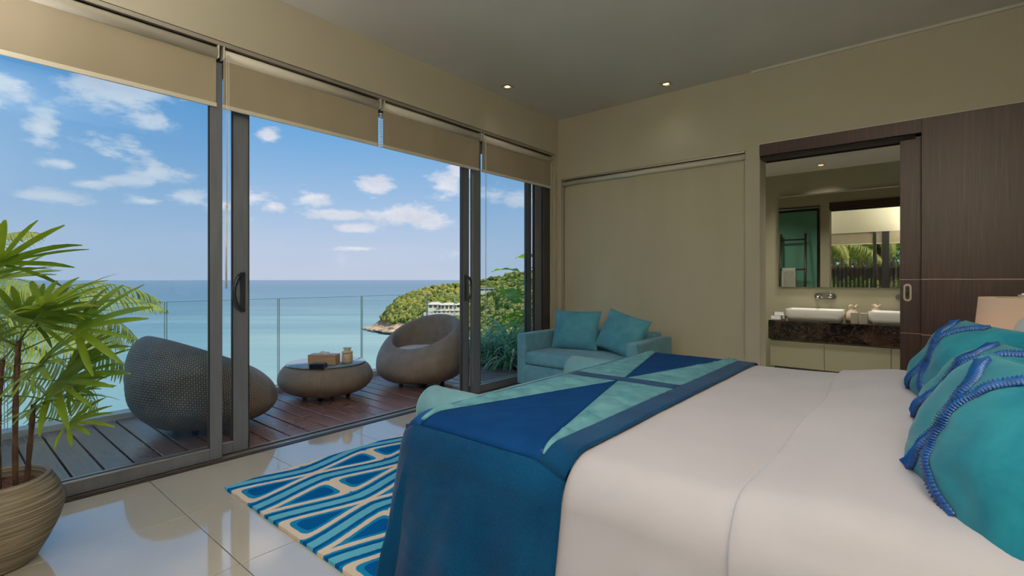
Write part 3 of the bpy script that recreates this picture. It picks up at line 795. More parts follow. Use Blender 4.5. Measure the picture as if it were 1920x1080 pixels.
# ================================================================== BED
XF, YN, YF, XH, ZT = -1.51, 1.10, 3.20, .62, .70
bd = empty('bed', (-.43, 2.15, 0)); tag(bd, 'large bed dressed in smooth white linen', 'bed')
def inbed(o): o.parent = bd; o.matrix_parent_inverse = Matrix.Translation((.43, -2.15, 0)); return o
inbed(box('bed_base', M['wood_dark'], XF+.10, XH, YN+.08, YF-.08, .08, .34, None, .01, 2))
inbed(box('mattress', M['sheet'], XF+.07, XH, YN+.06, YF-.06, .34, .66, None, .05, 4))
inbed(box('headboard', M['wood_dark'], XH+.01, XH+.09, YN-.1, YF+.1, .06, 1.15, None, .01, 2))
for x in (XF+.2, XH-.1):
    for yy in (YN+.2, YF-.2): inbed(box('leg', M['wood_dark'], x-.03, x+.03, yy-.03, yy+.03, 0, .085, None))
RB = .13
def drape(x, y, off=0.0, xf=XF, flare=.22, fold=1.0):
    """lay cloth coordinates (x, y) over the bed: past the foot or a side it bends over the edge and falls"""
    x0, y0, y1 = xf+RB, YN+RB, YF-RB
    ex = min(0.0, x-x0); ey = (y-y0) if y < y0 else ((y-y1) if y > y1 else 0.0)
    cx_, cy_ = max(x, x0), min(max(y, y0), y1)
    d = math.hypot(ex, ey)
    R_ = RB+off
    if d < 1e-6: 
        return Vector((cx_, cy_, ZT+off)), Vector((0, 0, 1)), 0
    nx_, ny_ = ex/d, ey/d
    if d < RB*PI/2:
        a = d/RB; return Vector((cx_+nx_*R_*math.sin(a), cy_+ny_*R_*math.sin(a), ZT-RB+R_*math.cos(a))), Vector((nx_*math.sin(a), ny_*math.sin(a), math.cos(a))), d
    f = d-RB*PI/2
    s_ = x*ny_ - y*nx_
    wv = fold*min(1, f*3)*(.020*math.sin(s_*13+.8*math.sin(s_*4)) + .012*math.sin(s_*29+1.3))
    h = R_+flare*f+wv
    return Vector((cx_+nx_*h, cy_+ny_*h, ZT-RB-f*.99)), Vector((nx_, ny_, 0)), d
def wrinkle(x, y, amp, sc_=3):
    return amp*(noise.noise((x*sc_, y*sc_*.5, 2.2)) + .5*noise.noise((x*sc_*2.6, y*sc_*1.2, 7)))
# white coverlet
def Pcv(i, j):
    x = XF-.42 + (XH-XF+.42)*i/110; y = (YN-.52) + (YF-YN+1.04)*j/130
    p, n_, d = drape(x, y, .0)
    return p + n_*(wrinkle(x, y, .006, 2.5) + .006)
cvl = inbed(grid_mesh('coverlet', Pcv, 110, 130, M['sheet'])); cvl['label'] = 'white cotton coverlet'
# turned-back top sheet with a soft rolled edge
def fold_x(y): return -.315 + .02*noise.noise((y*2, 0, 5)) - .05*max(0, (y-2.6))
def Pts(i, j):
    y = (YN-.50) + (YF-YN+1.0)*j/130; xe = fold_x(y)
    n_u = 80
    if i < 8:
        a = PI*i/8                                         # rolled edge
        x = xe + .012*(1-math.sin(a)); off = .004+.010*(1-math.cos(a))
    else:
        x = xe+.016 + (XH-xe-.02)*((i-8)/(n_u-8))**1.1; off = .024 + .016*min(1, (x-xe)*2.5)
    p, n_, d = drape(x, y, 0)
    bulge = .018*math.exp(-((x+.12)/.12)**2)*(1 if d < .1 else .3)
    return p + n_*(off + bulge + wrinkle(x, y, .010, 3.2))
tsh = inbed(grid_mesh('turned_back_sheet', Pts, 80, 130, M['sheet'])); tsh['label'] = 'thicker folded-back sheet with a soft edge'
# ---- throw: a patchwork runner of its own
th = empty('bed_throw', (-1.1, 2.15, 0)); tag(th, 'blue and teal patchwork throw laid across the foot of the bed', 'throw')
def inthrow(o): o.parent = th; o.matrix_parent_inverse = Matrix.Translation((1.1, -2.15, 0)); return o
def patch(name, m_, quad, nu, nv, off, wr, seed=0, edge=0, label=None, wfn=None):
    """bilinear quad in cloth coordinates, laid on the bed with thickness"""
    A, B, C_, D = quad
    def P(i, j, o_=0):
        u, v_ = i/nu, j/nv
        x = (A[0]*(1-u)+B[0]*u)*(1-v_)+(D[0]*(1-u)+C_[0]*u)*v_; y = (A[1]*(1-u)+B[1]*u)*(1-v_)+(D[1]*(1-u)+C_[1]*u)*v_
        p, n_, d = drape(x, y, 0)
        e = min(1, min(u, 1-u)*3.2)*min(1, min(v_, 1-v_)*8) if wr else 1
        ww = 0
        if wr:
            ww = max(0, wr*(.4*noise.noise((x*7+seed, y*7, 1)) + 1.1*max(0, 1-abs(3.2*noise.noise((x*6+y*5+seed, y*13-x*5, 3))))**1.5)*e)
        return p + n_*(off + o_ + ww + (wfn(x, y) if wfn else 0) + wrinkle(x, y, .004, 2.5))
    bm = bmesh.new()
    T = [[bm.verts.new(P(i, j)) for i in range(nu+1)] for j in range(nv+1)]
    for j in range(nv):
        for i in range(nu): bm.faces.new((T[j][i], T[j][i+1], T[j+1][i+1], T[j+1][i]))
    # hem: turn the border down towards the bed
    rim = [T[0][i] for i in range(nu+1)]+[T[j][nu] for j in range(1, nv+1)]+[T[nv][i] for i in range(nu-1, -1, -1)]+[T[j][0] for j in range(nv-1, 0, -1)]
    co_ = [(0, i) for i in range(nu+1)]+[(j, nu) for j in range(1, nv+1)]+[(nv, i) for i in range(nu-1, -1, -1)]+[(j, 0) for j in range(nv-1, 0, -1)]
    low = [bm.verts.new(P(i, j, -.008)) for j, i in co_]
    for k in range(len(rim)):
        k2 = (k+1) % len(rim); bm.faces.new((rim[k], low[k], low[k2], rim[k2]))
    bmesh.ops.remove_doubles(bm, verts=bm.verts, dist=1e-6)
    o = inthrow(done(bm, name, m_, None, True))
    if label: o['label'] = label
    return o
OB = .016
XB, XI = -1.392, -.842        # patch field between foot border and head border
xo = -.745
YA, YZ = YN+.035, YF-.02
# dark base cloth: head border, foot hang, near and far drops
patch('head_border', M['navy'], ((XI-.02, YA), (xo, YA-.03), (xo, YZ), (XI-.02, YZ)), 8, 70, OB+.004, .003, 1, label='dark navy border along the head side')
patch('foot_border', M['border'], ((XB-.34, YA), (XB+.01, YA), (XB+.01, YZ), (XB-.34, YZ)), 20, 70, OB+.004, .002, 2, label='blue border falling over the foot of the bed')
patch('side_drop', M['navy'], ((XB-.36, YN-.62), (xo, YN-.62), (xo, YA+.004), (XB-.36, YA+.004)), 64, 60, OB+.002, .003, 3, label='navy chenille panel hanging down the side')
patch('far_side_drop', M['navy'], ((XB-.36, YZ-.002), (xo, YZ-.002), (xo, YF+.35), (XB-.36, YF+.35)), 40, 24, OB+.002, .003, 4)
mid0, mid1 = 2.10, 2.195
ap = -1.115
patch('cross_band', M['navy'], ((XB, mid0), (XI, mid0), (XI, mid1), (XB, mid1)), 24, 8, OB+.006, .003, 5)
patch('blue_patch', M['blue'], ((XB+.015, YA), (XI-.005, YA), (ap+.008, mid0), (ap-.008, mid0)), 24, 50, OB+.004, .002, 6, label='royal blue wedge nearest the camera')
patch('blue_patch', M['blue'], ((ap-.008, mid1), (ap+.008, mid1), (XI-.03, YZ), (XB+.01, YZ)), 24, 50, OB+.004, .002, 7, label='royal blue wedge on the far half')
patch('teal_patch', M['teal_cloth'], ((XB, YA+.02), (XB+.014, YA+.02), (ap-.008, mid0), (XB, mid0)), 22, 60, OB+.006, .014, 8)
patch('teal_patch', M['teal_cloth'], ((XI-.006, YA+.02), (XI, YA+.02), (XI, mid0), (ap+.008, mid0)), 22, 60, OB+.006, .014, 9)
patch('teal_patch', M['teal_cloth'], ((XB, mid1), (ap-.008, mid1), (XB+.012, YZ), (XB, YZ)), 22, 60, OB+.006, .014, 10)
patch('teal_patch', M['teal_cloth'], ((ap+.008, mid1), (XI, mid1), (XI, YZ), (XI-.03, YZ)), 22, 60, OB+.006, .014, 11)

# ---- white pillows
def white_pillow(label, loc, rot, w_, h_, t_, seed):
    S = cushion_fn(w_, h_, t_, seed, .04, .02)
    o = empty('bed_pillow', loc); o.rotation_euler = rot; tag(o, label, 'pillow', 'white pillows at the head of the bed')
    cushion('cover', M['pillow'], S, 26, o); tube('piping', M['pillow'], seam(S), .003, o, 6)
rz_ = math.radians(-90)
white_pillow('large white pillow standing behind the far turquoise cushions', (.38, 2.55, .945), (math.radians(-16), 0, rz_), .90, .52, .24, 3)
white_pillow('large white pillow standing behind the nearest turquoise cushion', (.44, 1.70, .965), (math.radians(-16), 0, rz_), .84, .50, .24, 9)

# ---- turquoise cushions with ruffled trim (front face looks to -X)
def ruffle(S, path, parent, side=-1, wid=.030):
    bm = bmesh.new(); n = len(path)-1; rows = []
    for k in range(n+1):
        u, v_ = path[k]; p = S(u, v_, side)
        du = .01; dpu = S(min(u+du, .999), v_, side)-S(u-du, v_, side); dpv = S(u, min(v_+du, .999), side)-S(u, v_-du, side)
        nrm = dpu.cross(dpv).normalized()
        if nrm.y*side < 0: nrm = -nrm
        a = path[max(k-1, 0)]; b_ = path[min(k+1, n)]
        tan = (S(*b_, side)-S(*a, side)).normalized(); lat = nrm.cross(tan).normalized()
        ph = k % 4
        lift = (.003, .010, .012, .004)[ph]; w2 = wid*(.9, 1.0, 1.08, .9)[ph]*.5
        rows.append([bm.verts.new(p + nrm*.001 - lat*w2), bm.verts.new(p + nrm*lift - lat*w2*.9), bm.verts.new(p + nrm*(lift*.55+.003)),
                     bm.verts.new(p + nrm*lift + lat*w2*.9), bm.verts.new(p + nrm*.001 + lat*w2)])
    for A, B in zip(rows, rows[1:]):
        for q in range(4): bm.faces.new((A[q], A[q+1], B[q+1], B[q]))
    return done(bm, 'ruffle', M['ruffle'], parent, True)
def bed_cushion(label, loc, rot, w_, h_, t_, seed):
    S0 = cushion_fn(w_, h_, t_, seed, .03, .010)
    def S(u, v_, side): return S0(u, v_, side)
    o = empty('ruffled_cushion', loc); o.rotation_euler = rot; tag(o, label, 'cushion', 'turquoise cushions in a row along the bed pillows')
    cv_ = cushion('cover', M['bedcushion'], S, 36, o)
    tube('piping', M['bedcushion'], seam(S, 30), .004, o, 6)
    for s_ in (-1, 1):
        pth = []
        for k in range(241):
            a = -1.0 + 2.0*k/240                     # C curve whose back touches the middle of the face
            pth.append((s_*(.93-.90*math.cos(a*PI/2/1.28)**.75), .90*math.sin(a*PI/2/1.28)))
        r_ = ruffle(S, pth, o); r_['label'] = 'curved band of pleated blue satin ribbon'
    return o
bed_cushion('turquoise cushion with blue ruffles nearest the camera', (.125, 1.46, .845), (math.radians(-27), 0, math.radians(-75)), .57, .37, .21, 2)
bed_cushion('turquoise cushion with blue ruffles in the middle of the row', (.150, 1.98, .842), (math.radians(-38), 0, math.radians(-76)), .56, .37, .22, 6)
bed_cushion('turquoise cushion with blue ruffles farthest from the camera', (.11, 2.52, .860), (math.radians(-30), 0, math.radians(-76)), .56, .38, .22, 11)

# ================================================================== NIGHTSTAND AND LAMP
ns = empty('nightstand', (.47, 3.72, 0)); tag(ns, 'dark wood nightstand under the cream table lamp', 'nightstand')
box('cabinet_body', M['wood_dark'], -.27, .27, -.22, .22, .06, .50, ns, .006, 2)
for z0 in (.09, .30):
    d_ = box('drawer', M['wood_v'], -.285, -.268, -.20, .20, z0, z0+.185, ns, .003, 1); box('knob', M['steel'], -.30, -.285, -.015, .015, z0+.08, z0+.10, d_)
lp = empty('table_lamp', (.40, 3.70, .50)); tag(lp, 'table lamp with a cream drum shade glowing beside the bed', 'lamp')
lathe('base', M['steel'], [(0, 0), (.09, 0), (.09, .015), (.02, .02), (.015, .05), (.05, .12), (.055, .17), (.02, .24), (.012, .27), (0, .27)], lp, 28)
bm = bmesh.new(); add_lathe(bm, [(.205, .215), (.172, .605), (.169, .605), (.202, .215)], 48); done(bm, 'lamp_shade', M['shade'], lp, True)
bm = bmesh.new(); add_lathe(bm, [(.02, .62), (.02, .605), (0, .60)], 16)
for k in range(3):
    a = 2*PI*k/3; add_tube(bm, [(0, 0, .60), (.17*math.cos(a), .17*math.sin(a), .60)], .003, 6)
done(bm, 'shade_spider', M['steel'], lp); lathe('finial', M['chrome'], [(0, .60), (.008, .60), (.006, .61), (.012, .622), (0, .634)], lp, 14)
lathe('bulb', M['bulb'], [(0, .30), (.015, .30), (.03, .36), (.03, .39), (0, .42)], lp, 16)
lb = light('lamp_light', 'POINT', (.40, 3.70, .50+.47), 1.3, (1, .74, .48), shadow_soft_size=.05)

# ================================================================== BATHROOM CONTENTS
va = empty('vanity_cabinet', (-1.54, 7.03, 0)); tag(va, 'wall-length sage lacquered vanity cabinet under the dark marble counter', 'cabinet')
box('carcass', M['cabinet'], .02, 2.6, .02, .46, .085, .435, va)
x = .012
for wd in (.60, .645, .645, .645):
    box('door', M['cabinet'], x+.003, x+wd-.003, 0, .018, .09, .418, va, .002, 1); x += wd
box('plinth', M['plinth'], .05, 2.6, .06, .44, 0, .085, va)
ct = box('marble_counter', M['marble'], -1.54, 1.1, 6.99, 7.499, .436, .676, None, .003, 2)
tag(ct, 'thick dark brown marble vanity counter holding the white basins', 'counter')
def basin(label, x0, x1):
    cx_, cy_ = (x0+x1)/2, 7.22
    o = empty('vessel_basin', (cx_, cy_, .676)); tag(o, label, 'basin', 'white basins on the marble counter')
    bm = bmesh.new()
    def rr(hx, hy, z, r_=.05, n=6):
        P = []
        for qx, qy, a0 in ((1, 1, 0), (-1, 1, PI/2), (-1, -1, PI), (1, -1, 1.5*PI)):
            for k in range(n+1):
                a = a0+PI/2*k/n; P.append(bm.verts.new((qx*(hx-r_)+r_*math.cos(a), qy*(hy-r_)+r_*math.sin(a), z)))
        return P
    H = (x1-x0)/2
    L = [rr(H-.03, .165, 0), rr(H-.008, .185, .06), rr(H, .19, .145), rr(H-.002, .188, .15), rr(H-.014, .176, .15), rr(H-.022, .168, .14), rr(H-.05, .14, .04), rr(H-.08, .11, .03)]
    n = len(L[0])
    for A, B in zip(L, L[1:]):
        for k in range(n): bm.faces.new((A[k], A[(k+1) % n], B[(k+1) % n], B[k]))
    bm.faces.new(L[0]); bm.faces.new(L[-1])
    done(bm, 'bowl', M['white_enamel'], o, True); lathe('drain', M['chrome'], [(0, .031), (.022, .031), (.024, .034), (0, .036)], o, 16)
basin('white rectangular vessel basin at the towel end of the counter', -1.36, -.74)
basin('white rectangular vessel basin partly hidden by the dark sliding door', -.50, .12)
mr = empty('bathroom_mirror', (-1.515, 7.47, 1.10)); tag(mr, 'wide frameless wall mirror above the basins reflecting fence and towel ladder', 'mirror')
box('mirror_glass', M['mirror'], 0, 2.9, 0, .006, 0, 1.225, mr); box('backing', M['rubber'], .004, 2.896, .006, .029, .004, 1.221, mr)
def faucet(label, x):
    o = empty('wall_faucet', (x, 7.499, .985)); tag(o, label, 'faucet', 'wall faucets over the basins')
    bm = bmesh.new(); S_ = stadium(.035, .12)
    A = [bm.verts.new((p[1], 0, p[0])) for p in S_]; B = [bm.verts.new((p[1], -.012, p[0])) for p in S_]
    n = len(A)
    for k in range(n): bm.faces.new((A[k], A[(k+1) % n], B[(k+1) % n], B[k]))
    bm.faces.new(B); done(bm, 'plate', M['chrome'], o)
    tube('spout', M['chrome'], [(-.06, -.01, 0), (-.06, -.10, .004), (-.06, -.165, .0), (-.06, -.18, -.012), (-.06, -.182, -.03)], .014, o, 12)
    bm = bmesh.new(); add_tube(bm, [(.06, -.01, 0), (.06, -.05, 0), (.06, -.055, 0)], [.026, .026, .02], 18); add_tube(bm, [(.06, -.04, .02), (.06, -.045, .06)], .006, 8)
    done(bm, 'lever', M['chrome'], o, True)
faucet('chrome wall faucet between mirror and left basin', -.98)
faucet('chrome wall faucet beside the edge of the dark sliding door', -.14)
def pouch(label, x, y, s_=1, seed=0):
    o = empty('cloth_pouch', (x, y, .676)); o.scale = (s_,)*3; tag(o, label, 'pouch', 'tied cream pouches on the vanity')
    bm = bmesh.new(); add_lathe(bm, [(0, 0), (.055, 0), (.072, .03), (.072, .08), (.055, .13), (.028, .165), (.022, .175), (.03, .19), (.045, .21), (.040, .212), (.015, .18), (0, .178)], 28)
    for v_ in bm.verts:
        a = math.atan2(v_.co.y, v_.co.x); k = 1+(.10*math.sin(7*a+seed)+.05*math.sin(13*a))*(min(1, v_.co.z/.12)); v_.co.x *= k; v_.co.y *= k*.8; v_.co.x += .02*v_.co.z/.2*math.sin(seed)
        v_.co.z += .014*math.sin(3*a+seed)*(v_.co.z > .18)
    done(bm, 'sack', M['cloth_pouch'], o, True)
    tube('drawstring', M['cloth_pouch'], [(.027*math.cos(a), .022*math.sin(a), .172) for a in [2*PI*k/14 for k in range(15)]]+[(.05, -.02, .15), (.075, -.03, .11)], .003, o, 6)
pouch('small cream cloth pouch behind the left basin end', -.685, 7.32, .95, 1)
pouch('larger cream cloth pouch behind the second basin', -.46, 7.44, .99, 2.2)
bpy.data.objects['cloth_pouch.001'].location.y = 7.425
for lab, x0, h in (('small pale amenity box next to the left basin', -.668, .13), ('small pale amenity box next to the second basin', -.575, .125)):
    o = empty('amenity_box', (x0, 7.09, .676)); tag(o, lab, 'box', 'amenity boxes between the basins')
    box('carton', M['box'], 0, .07, 0, .07, 0, h-.02, o, .002, 1); box('lid', M['box'], -.002, .072, -.002, .072, h-.02, h, o, .002, 1)
for k, (x, y_, z, a, lab) in enumerate(((-1.47, 7.08, .676, .2, 'rolled white face towel lying lowest by the left basin'), (-1.43, 7.19, .676, -.1, 'rolled white face towel behind the others by the left basin'), (-1.45, 7.13, .725, .5, 'rolled white face towel on top of the little pile'))):
    o = empty('rolled_towel', (x, y_, z), a); tag(o, lab, 'towel', 'rolled face towels on the counter')
    bm = bmesh.new(); R0 = []
    pts = [(.012+.0035*q/8*2)*1.0 for q in range(40)]
    prev = None
    for q in range(45):
        an = q*PI/8; rr_ = .008+.0195*q/44
        P_ = (rr_*math.cos(an), .03+rr_*math.sin(an))
        cur = (bm.verts.new((-.055, P_[0], P_[1])), bm.verts.new((.055, P_[0], P_[1])))
        if prev: bm.faces.new((prev[0], prev[1], cur[1], cur[0]))
        prev = cur
    bmesh.ops.solidify(bm, geom=bm.faces[:], thickness=.0045)
    done(bm, 'terry_roll', M['towel'], o, True)
# towel ladder leaning on the green glass panel
ld = empty('towel_ladder', (-1.715, 5.60, 0)); tag(ld, 'dark wooden towel ladder leaning on green glass, seen in the mirror', 'ladder')
def lean(z): return -.21*z/1.98
for s_ in (-1, 1): tube('side_rail', M['wood_dark'], [(s_*.205, .0, .0), (s_*.195, lean(1), 1.0), (s_*.185, lean(1.98), 1.98)], [.022, .02, .018], ld, 10)
for z in (.35, .86, 1.37, 1.88): tube('rung', M['wood_dark'], [(-.2, lean(z)+.008, z), (.2, lean(z)+.008, z)], .014, ld, 8)
bm = bmesh.new(); rows = []
for j in range(25):
    t = (j-12)/12
    zz = 1.37+.026 - (abs(t)**1.0)*.36 if abs(t) > .08 else 1.37+.026
    yy = 5.60+lean(1.37)+.008 + (.030 if t > 0 else -.030)*min(1, abs(t)*10)
    rows.append([bm.verts.new((-1.865+.20*i/10+.01*t*math.sin(i), yy+.008*math.sin(i*1.2+t*2)*min(1, abs(t)*2), zz)) for i in range(11)])
for A, B in zip(rows, rows[1:]):
    for i in range(10): bm.faces.new((A[i], A[i+1], B[i+1], B[i]))
bmesh.ops.solidify(bm, geom=bm.faces[:], thickness=.006)
tag(done(bm, 'hand_towel', M['towel'], None, True), 'white hand towel folded over a rung of the towel ladder', 'towel')

# ================================================================== DOWNLIGHTS
def downlight(label, x, y, z, power, square=True, spot=1.9):
    o = empty('downlight', (x, y, z)); tag(o, label, 'downlight', 'recessed ceiling downlights')
    bm = bmesh.new(); s_ = .05
    if square:
        for (a, b_, c, d_) in ((-s_, s_, -s_, -s_+.014), (-s_, s_, s_-.014, s_), (-s_, -s_+.014, -s_+.014, s_-.014), (s_-.014, s_, -s_+.014, s_-.014)):
            add_box(bm, a, b_, c, d_, -.006, 0)
    else: add_lathe(bm, [(.052, 0), (.052, -.006), (.036, -.006), (.036, 0)], 28)
    done(bm, 'trim_ring', M['steel'], o)
    lathe('reflector', M['bulb'], [(0, -.0015), (.024, -.0015), (.03, -.0005), (0, -.0003)], o, 20)
    l = light('spot_light', 'SPOT', (x, y, z-.02), power, (1, .94, .84), spot_size=spot, spot_blend=1.0, shadow_soft_size=.12)
    return o
PW = 12
downlight('square recessed downlight in the ceiling near the glass doors', -3.31, 3.87, ZC, 4, spot=1.6)
downlight('square recessed downlight in the ceiling above the teal sofa wall', -2.02, 4.86, ZC, 3.5, spot=1.9)
for k, (x, y) in enumerate(((-2.3, 1.7), (-1.2, 1.3), (-1.3, 2.6), (0.0, .6), (0.0, 2.4), (-2.4, .4), (-1.2, 0.0), (.5, 3.6))):  # extra fixtures out of view, added to raise the room's brightness
    downlight('added unseen ceiling downlight that brightens the room, over the bed and rug', x, y, ZC, PW, spot=2.6)
downlight('round recessed downlight in the bathroom ceiling above the left basin', -.98, 7.14, BZ, 85, False, 2.2)
downlight('round recessed downlight in the bathroom ceiling hidden by the dark door', .25, 7.14, BZ, 85, False, 2.2)
downlight('added unseen round downlight that brightens the bathroom, over the towel ladder', -2.1, 6.2, BZ, 85, False, 2.4)  # this one and the next are added out of view to light the bathroom
downlight('added unseen round downlight that brightens the bathroom, just inside the opening', -.6, 6.1, BZ, 70, False, 2.4)

fo = empty('fill_lamp', (.62, -.62, 0)); tag(fo, 'added unseen fill lamp with cream shade in the corner behind the viewer', 'lamp')  # invented uplight out of view, added to brighten ceiling and walls
lathe('base', M['steel'], [(0, 0), (.14, 0), (.14, .02), (.02, .03), (0, .03)], fo, 28)
tube('pole', M['steel'], [(0, 0, .02), (0, 0, 1.55)], .012, fo, 10)
bm = bmesh.new(); add_lathe(bm, [(.24, 1.50), (.20, 1.86)], 40); done(bm, 'lamp_shade', M['shade'], fo, True)
LW = 1230
fl_ = light('fill_lamp_light', 'SPOT', (.62, -.62, 1.80), LW, (1, .97, .94), spot_size=2.9, spot_blend=1, shadow_soft_size=.15); fl_.rotation_euler = (PI, 0, 0)
f2 = copy_tree(fo); f2.location = (-3.15, -.70, 0); f2['label'] = 'added unseen fill lamp with cream shade by the glass doors behind the viewer'  # second added uplight, also out of view
fl2 = light('fill_lamp_light', 'SPOT', (-3.15, -.70, 1.80), LW*.22, (1, .97, .94), spot_size=2.9, spot_blend=1, shadow_soft_size=.15); fl2.rotation_euler = (PI, 0, 0)

# ================================================================== POTTED PALM
def rnd(a, b_): return random.uniform(a, b_)
def blade(bm, base, d, up, L, wid, droop, seg=5, fold=.25):
    """one strap-like blade starting at base along d, drooping by gravity"""
    d = d.normalized(); side = d.cross(up).normalized(); p = Vector(base); prev = None
    for k in range(seg+1):
        t = k/seg; w_ = wid*(min(1, t*5+.25))*(1-max(0, (t-.75)/.25)*.75)
        nrm = side.cross(d).normalized()
        cur = (bm.verts.new(p-side*w_+nrm*w_*fold), bm.verts.new(p), bm.verts.new(p+side*w_+nrm*w_*fold))
        if prev:
            bm.faces.new((prev[0], prev[1], cur[1], cur[0])); bm.faces.new((prev[1], prev[2], cur[2], cur[1]))
        prev = cur
        p = p + d*(L/seg); d = (d + Vector((0, 0, -droop/seg*(.5+t*1.5)))).normalized()
def fan_mesh(name, n, L, seed):
    random.seed(seed); bm = bmesh.new()
    for k in range(n):
        a = (k-(n-1)/2)*(2.9/n)
        d = Vector((math.cos(a), math.sin(a), .12+.1*math.cos(a)+rnd(-.08, .08)))
        blade(bm, (0, 0, 0), d, Vector((0, 0, 1)), L*(1-.22*abs(a)/1.5)*rnd(.9, 1.08), .0115*rnd(.75, 1.3), .25+rnd(-.1, .5), 6)
    me = bpy.data.meshes.new(name); bm.to_mesh(me); bm.free(); setsmooth(me); return me
PP = (-2.985, .175, 0)
pp = empty('potted_palm', PP); tag(pp, 'potted lady palm in a ribbed stoneware pot beside the glass door', 'potted plant')
prof = [(0, .0), (.125, 0), (.14, .015)]
for k in range(64):
    t = k/63; z = .015+.335*t
    r_ = .14 + .088*math.sin(min(1, t*1.35)*PI/2) - (.045*max(0, (t-.62)/.38)**1.6)
    prof.append((r_ + .0022*(1 if k % 2 else -1), z))
prof += [(.178, .360), (.168, .362), (.160, .352), (.158, .31)]
lathe('pot', M['pot'], prof, pp, 72)
def Ps(i, j):
    a = 2*PI*i/40; r_ = .159*j/10
    return (r_*math.cos(a), r_*math.sin(a), .318+.014*noise.noise((r_*40*math.cos(a), r_*40*math.sin(a), 1)))
grid_mesh('soil', Ps, 40, 10, M['soil'], pp, True, True)
fans = [fan_mesh('leaf', 8, .30, 21), fan_mesh('leaf', 7, .27, 22), fan_mesh('leaf', 9, .25, 23)]
random.seed(5)
stems = [((.045, .065, .31), (.045, .060, .70), (.05, .075, .94)), ((-.005, .02, .31), (.0, .01, .62), (-.01, .03, .86)), ((-.05, -.07, .31), (-.06, -.09, .8), (-.07, -.08, 1.10)),
         ((.02, .10, .31), (.03, .11, .48), (.04, .12, .66))]
LEAVES = [  # stem, height fraction, azimuth deg, elevation deg, petiole, scale, mesh
    (0, 1.0, 25, 42, .20, 1.05, 0), (0, .98, 100, 62, .16, .95, 1), (0, .95, -60, 30, .2, 1.0, 2), (0, .9, 60, 25, .22, 1.1, 0), (0, .86, 170, 40, .2, 1.0, 1),
    (0, .8, 15, 5, .20, .95, 2), (0, .74, 110, 10, .2, .9, 1), (0, .7, -100, 10, .22, 1.0, 0),
    (1, 1.0, 80, 50, .18, 1.0, 1), (1, .95, -20, 30, .2, 1.0, 2), (1, .85, 45, -5, .22, 1.05, 0), (1, .8, 140, 10, .2, .95, 2), (1, .7, 75, -15, .18, .8, 1),
    (2, 1.0, 60, 55, .2, 1.1, 0), (2, .97, 10, 35, .2, 1.0, 1), (2, .93, 130, 45, .2, 1.0, 2), (2, .9, -60, 30, .22, 1.1, 0), (2, .85, 40, 10, .24, 1.1, 2), (2, .8, 90, 5, .22, 1.0, 0),
    (3, 1.0, 60, 40, .14, .8, 1), (3, .97, 0, 10, .14, .75, 2), (3, .93, 110, 15, .14, .8, 0), (3, .85, 40, -10, .16, .7, 1)]
def qb(P, t):
    A, B, C_ = (Vector(q) for q in P); return A*(1-t)**2 + B*2*t*(1-t) + C_*t*t
for k, P in enumerate(stems):
    o = tube('stem', M['stem'], [qb(P, t/10) for t in range(11)], [.0095*(1+.12*((t*7) % 3-1)) for t in range(11)], pp, 10)
for s_, f, a, e, pl, sc_, mi in LEAVES:
    b_ = qb(stems[s_], f); a = math.radians(a); e = math.radians(e)
    d = Vector((math.cos(e)*math.cos(a), math.cos(e)*math.sin(a), math.sin(e))); tip = b_+d*pl
    lf = link('leaf', fans[mi], M['rhapis'], pp); lf.location = tip; lf.rotation_euler = (rnd(-.95, .95), -e*.45, a); lf.scale = (sc_,)*3
    bm = bmesh.new(); add_tube(bm, [b_, b_+d*pl*.5+Vector((0, 0, .008)), tip], [.004, .003, .0025], 6)
    o = done(bm, 'petiole', M['greenstem'], pp, True)

# ================================================================== PALM BEYOND THE BALUSTRADE
def frond_mesh(seed, L=2.3, n=46, rise=.7, droop=1.6, ll=.5):
    random.seed(seed); bm = bmesh.new()
    p = Vector((0, 0, 0)); d = Vector((math.cos(rise), 0, math.sin(rise))); pts = [p.copy()]; ds = [d.copy()]
    N = 24
    for k in range(N):
        p = p+d*(L/N); d = (d+Vector((0, 0, -droop/N*(.4+1.2*k/N)))).normalized(); pts.append(p.copy()); ds.append(d.copy())
    add_tube(bm, pts, [.016*(1-.85*k/N) for k in range(N+1)], 5)
    for k in range(n):
        t = .12+.88*k/(n-1); i = min(int(t*N), N-1); q = pts[i].lerp(pts[i+1], t*N-i); dd = ds[i]
        l = ll*math.sin(PI*min(1, .12+t*.86))**.6*rnd(.85, 1.1)
        for s_ in (-1, 1):
            dv = (dd*.8+Vector((0, s_, 0))*.75+Vector((0, 0, rnd(-.35, .05)))).normalized()
            blade(bm, q, dv, Vector((0, 0, 1)), l, .0125, 2.2+rnd(0, 1.6), 6, .3)
    me = bpy.data.meshes.new('frond'); bm.to_mesh(me); bm.free(); setsmooth(me); return me
FM = [frond_mesh(1), frond_mesh(2, 2.5, 50, .45, 1.3, .52), frond_mesh(3, 2.1, 44, .9, 2.0, .46)]
def palm(label, loc, fr_, trunk_h, group=None, s_=1.0, name='palm_tree', cat='tree'):
    o = empty(name, loc); tag(o, label, cat, group)
    tube('trunk', M['stem'], [(0, 0, 0), (.06, .03, trunk_h*.5), (0, 0, trunk_h)], [.13, .10, .085], o, 12)
    for a, ro, tl_, mi in fr_:
        f = link('frond', FM[mi], M['frond'], o); f.location = (0, 0, trunk_h); f.rotation_euler = (0, math.radians(ro), math.radians(a)); f.scale = (s_*tl_,)*3
    return o
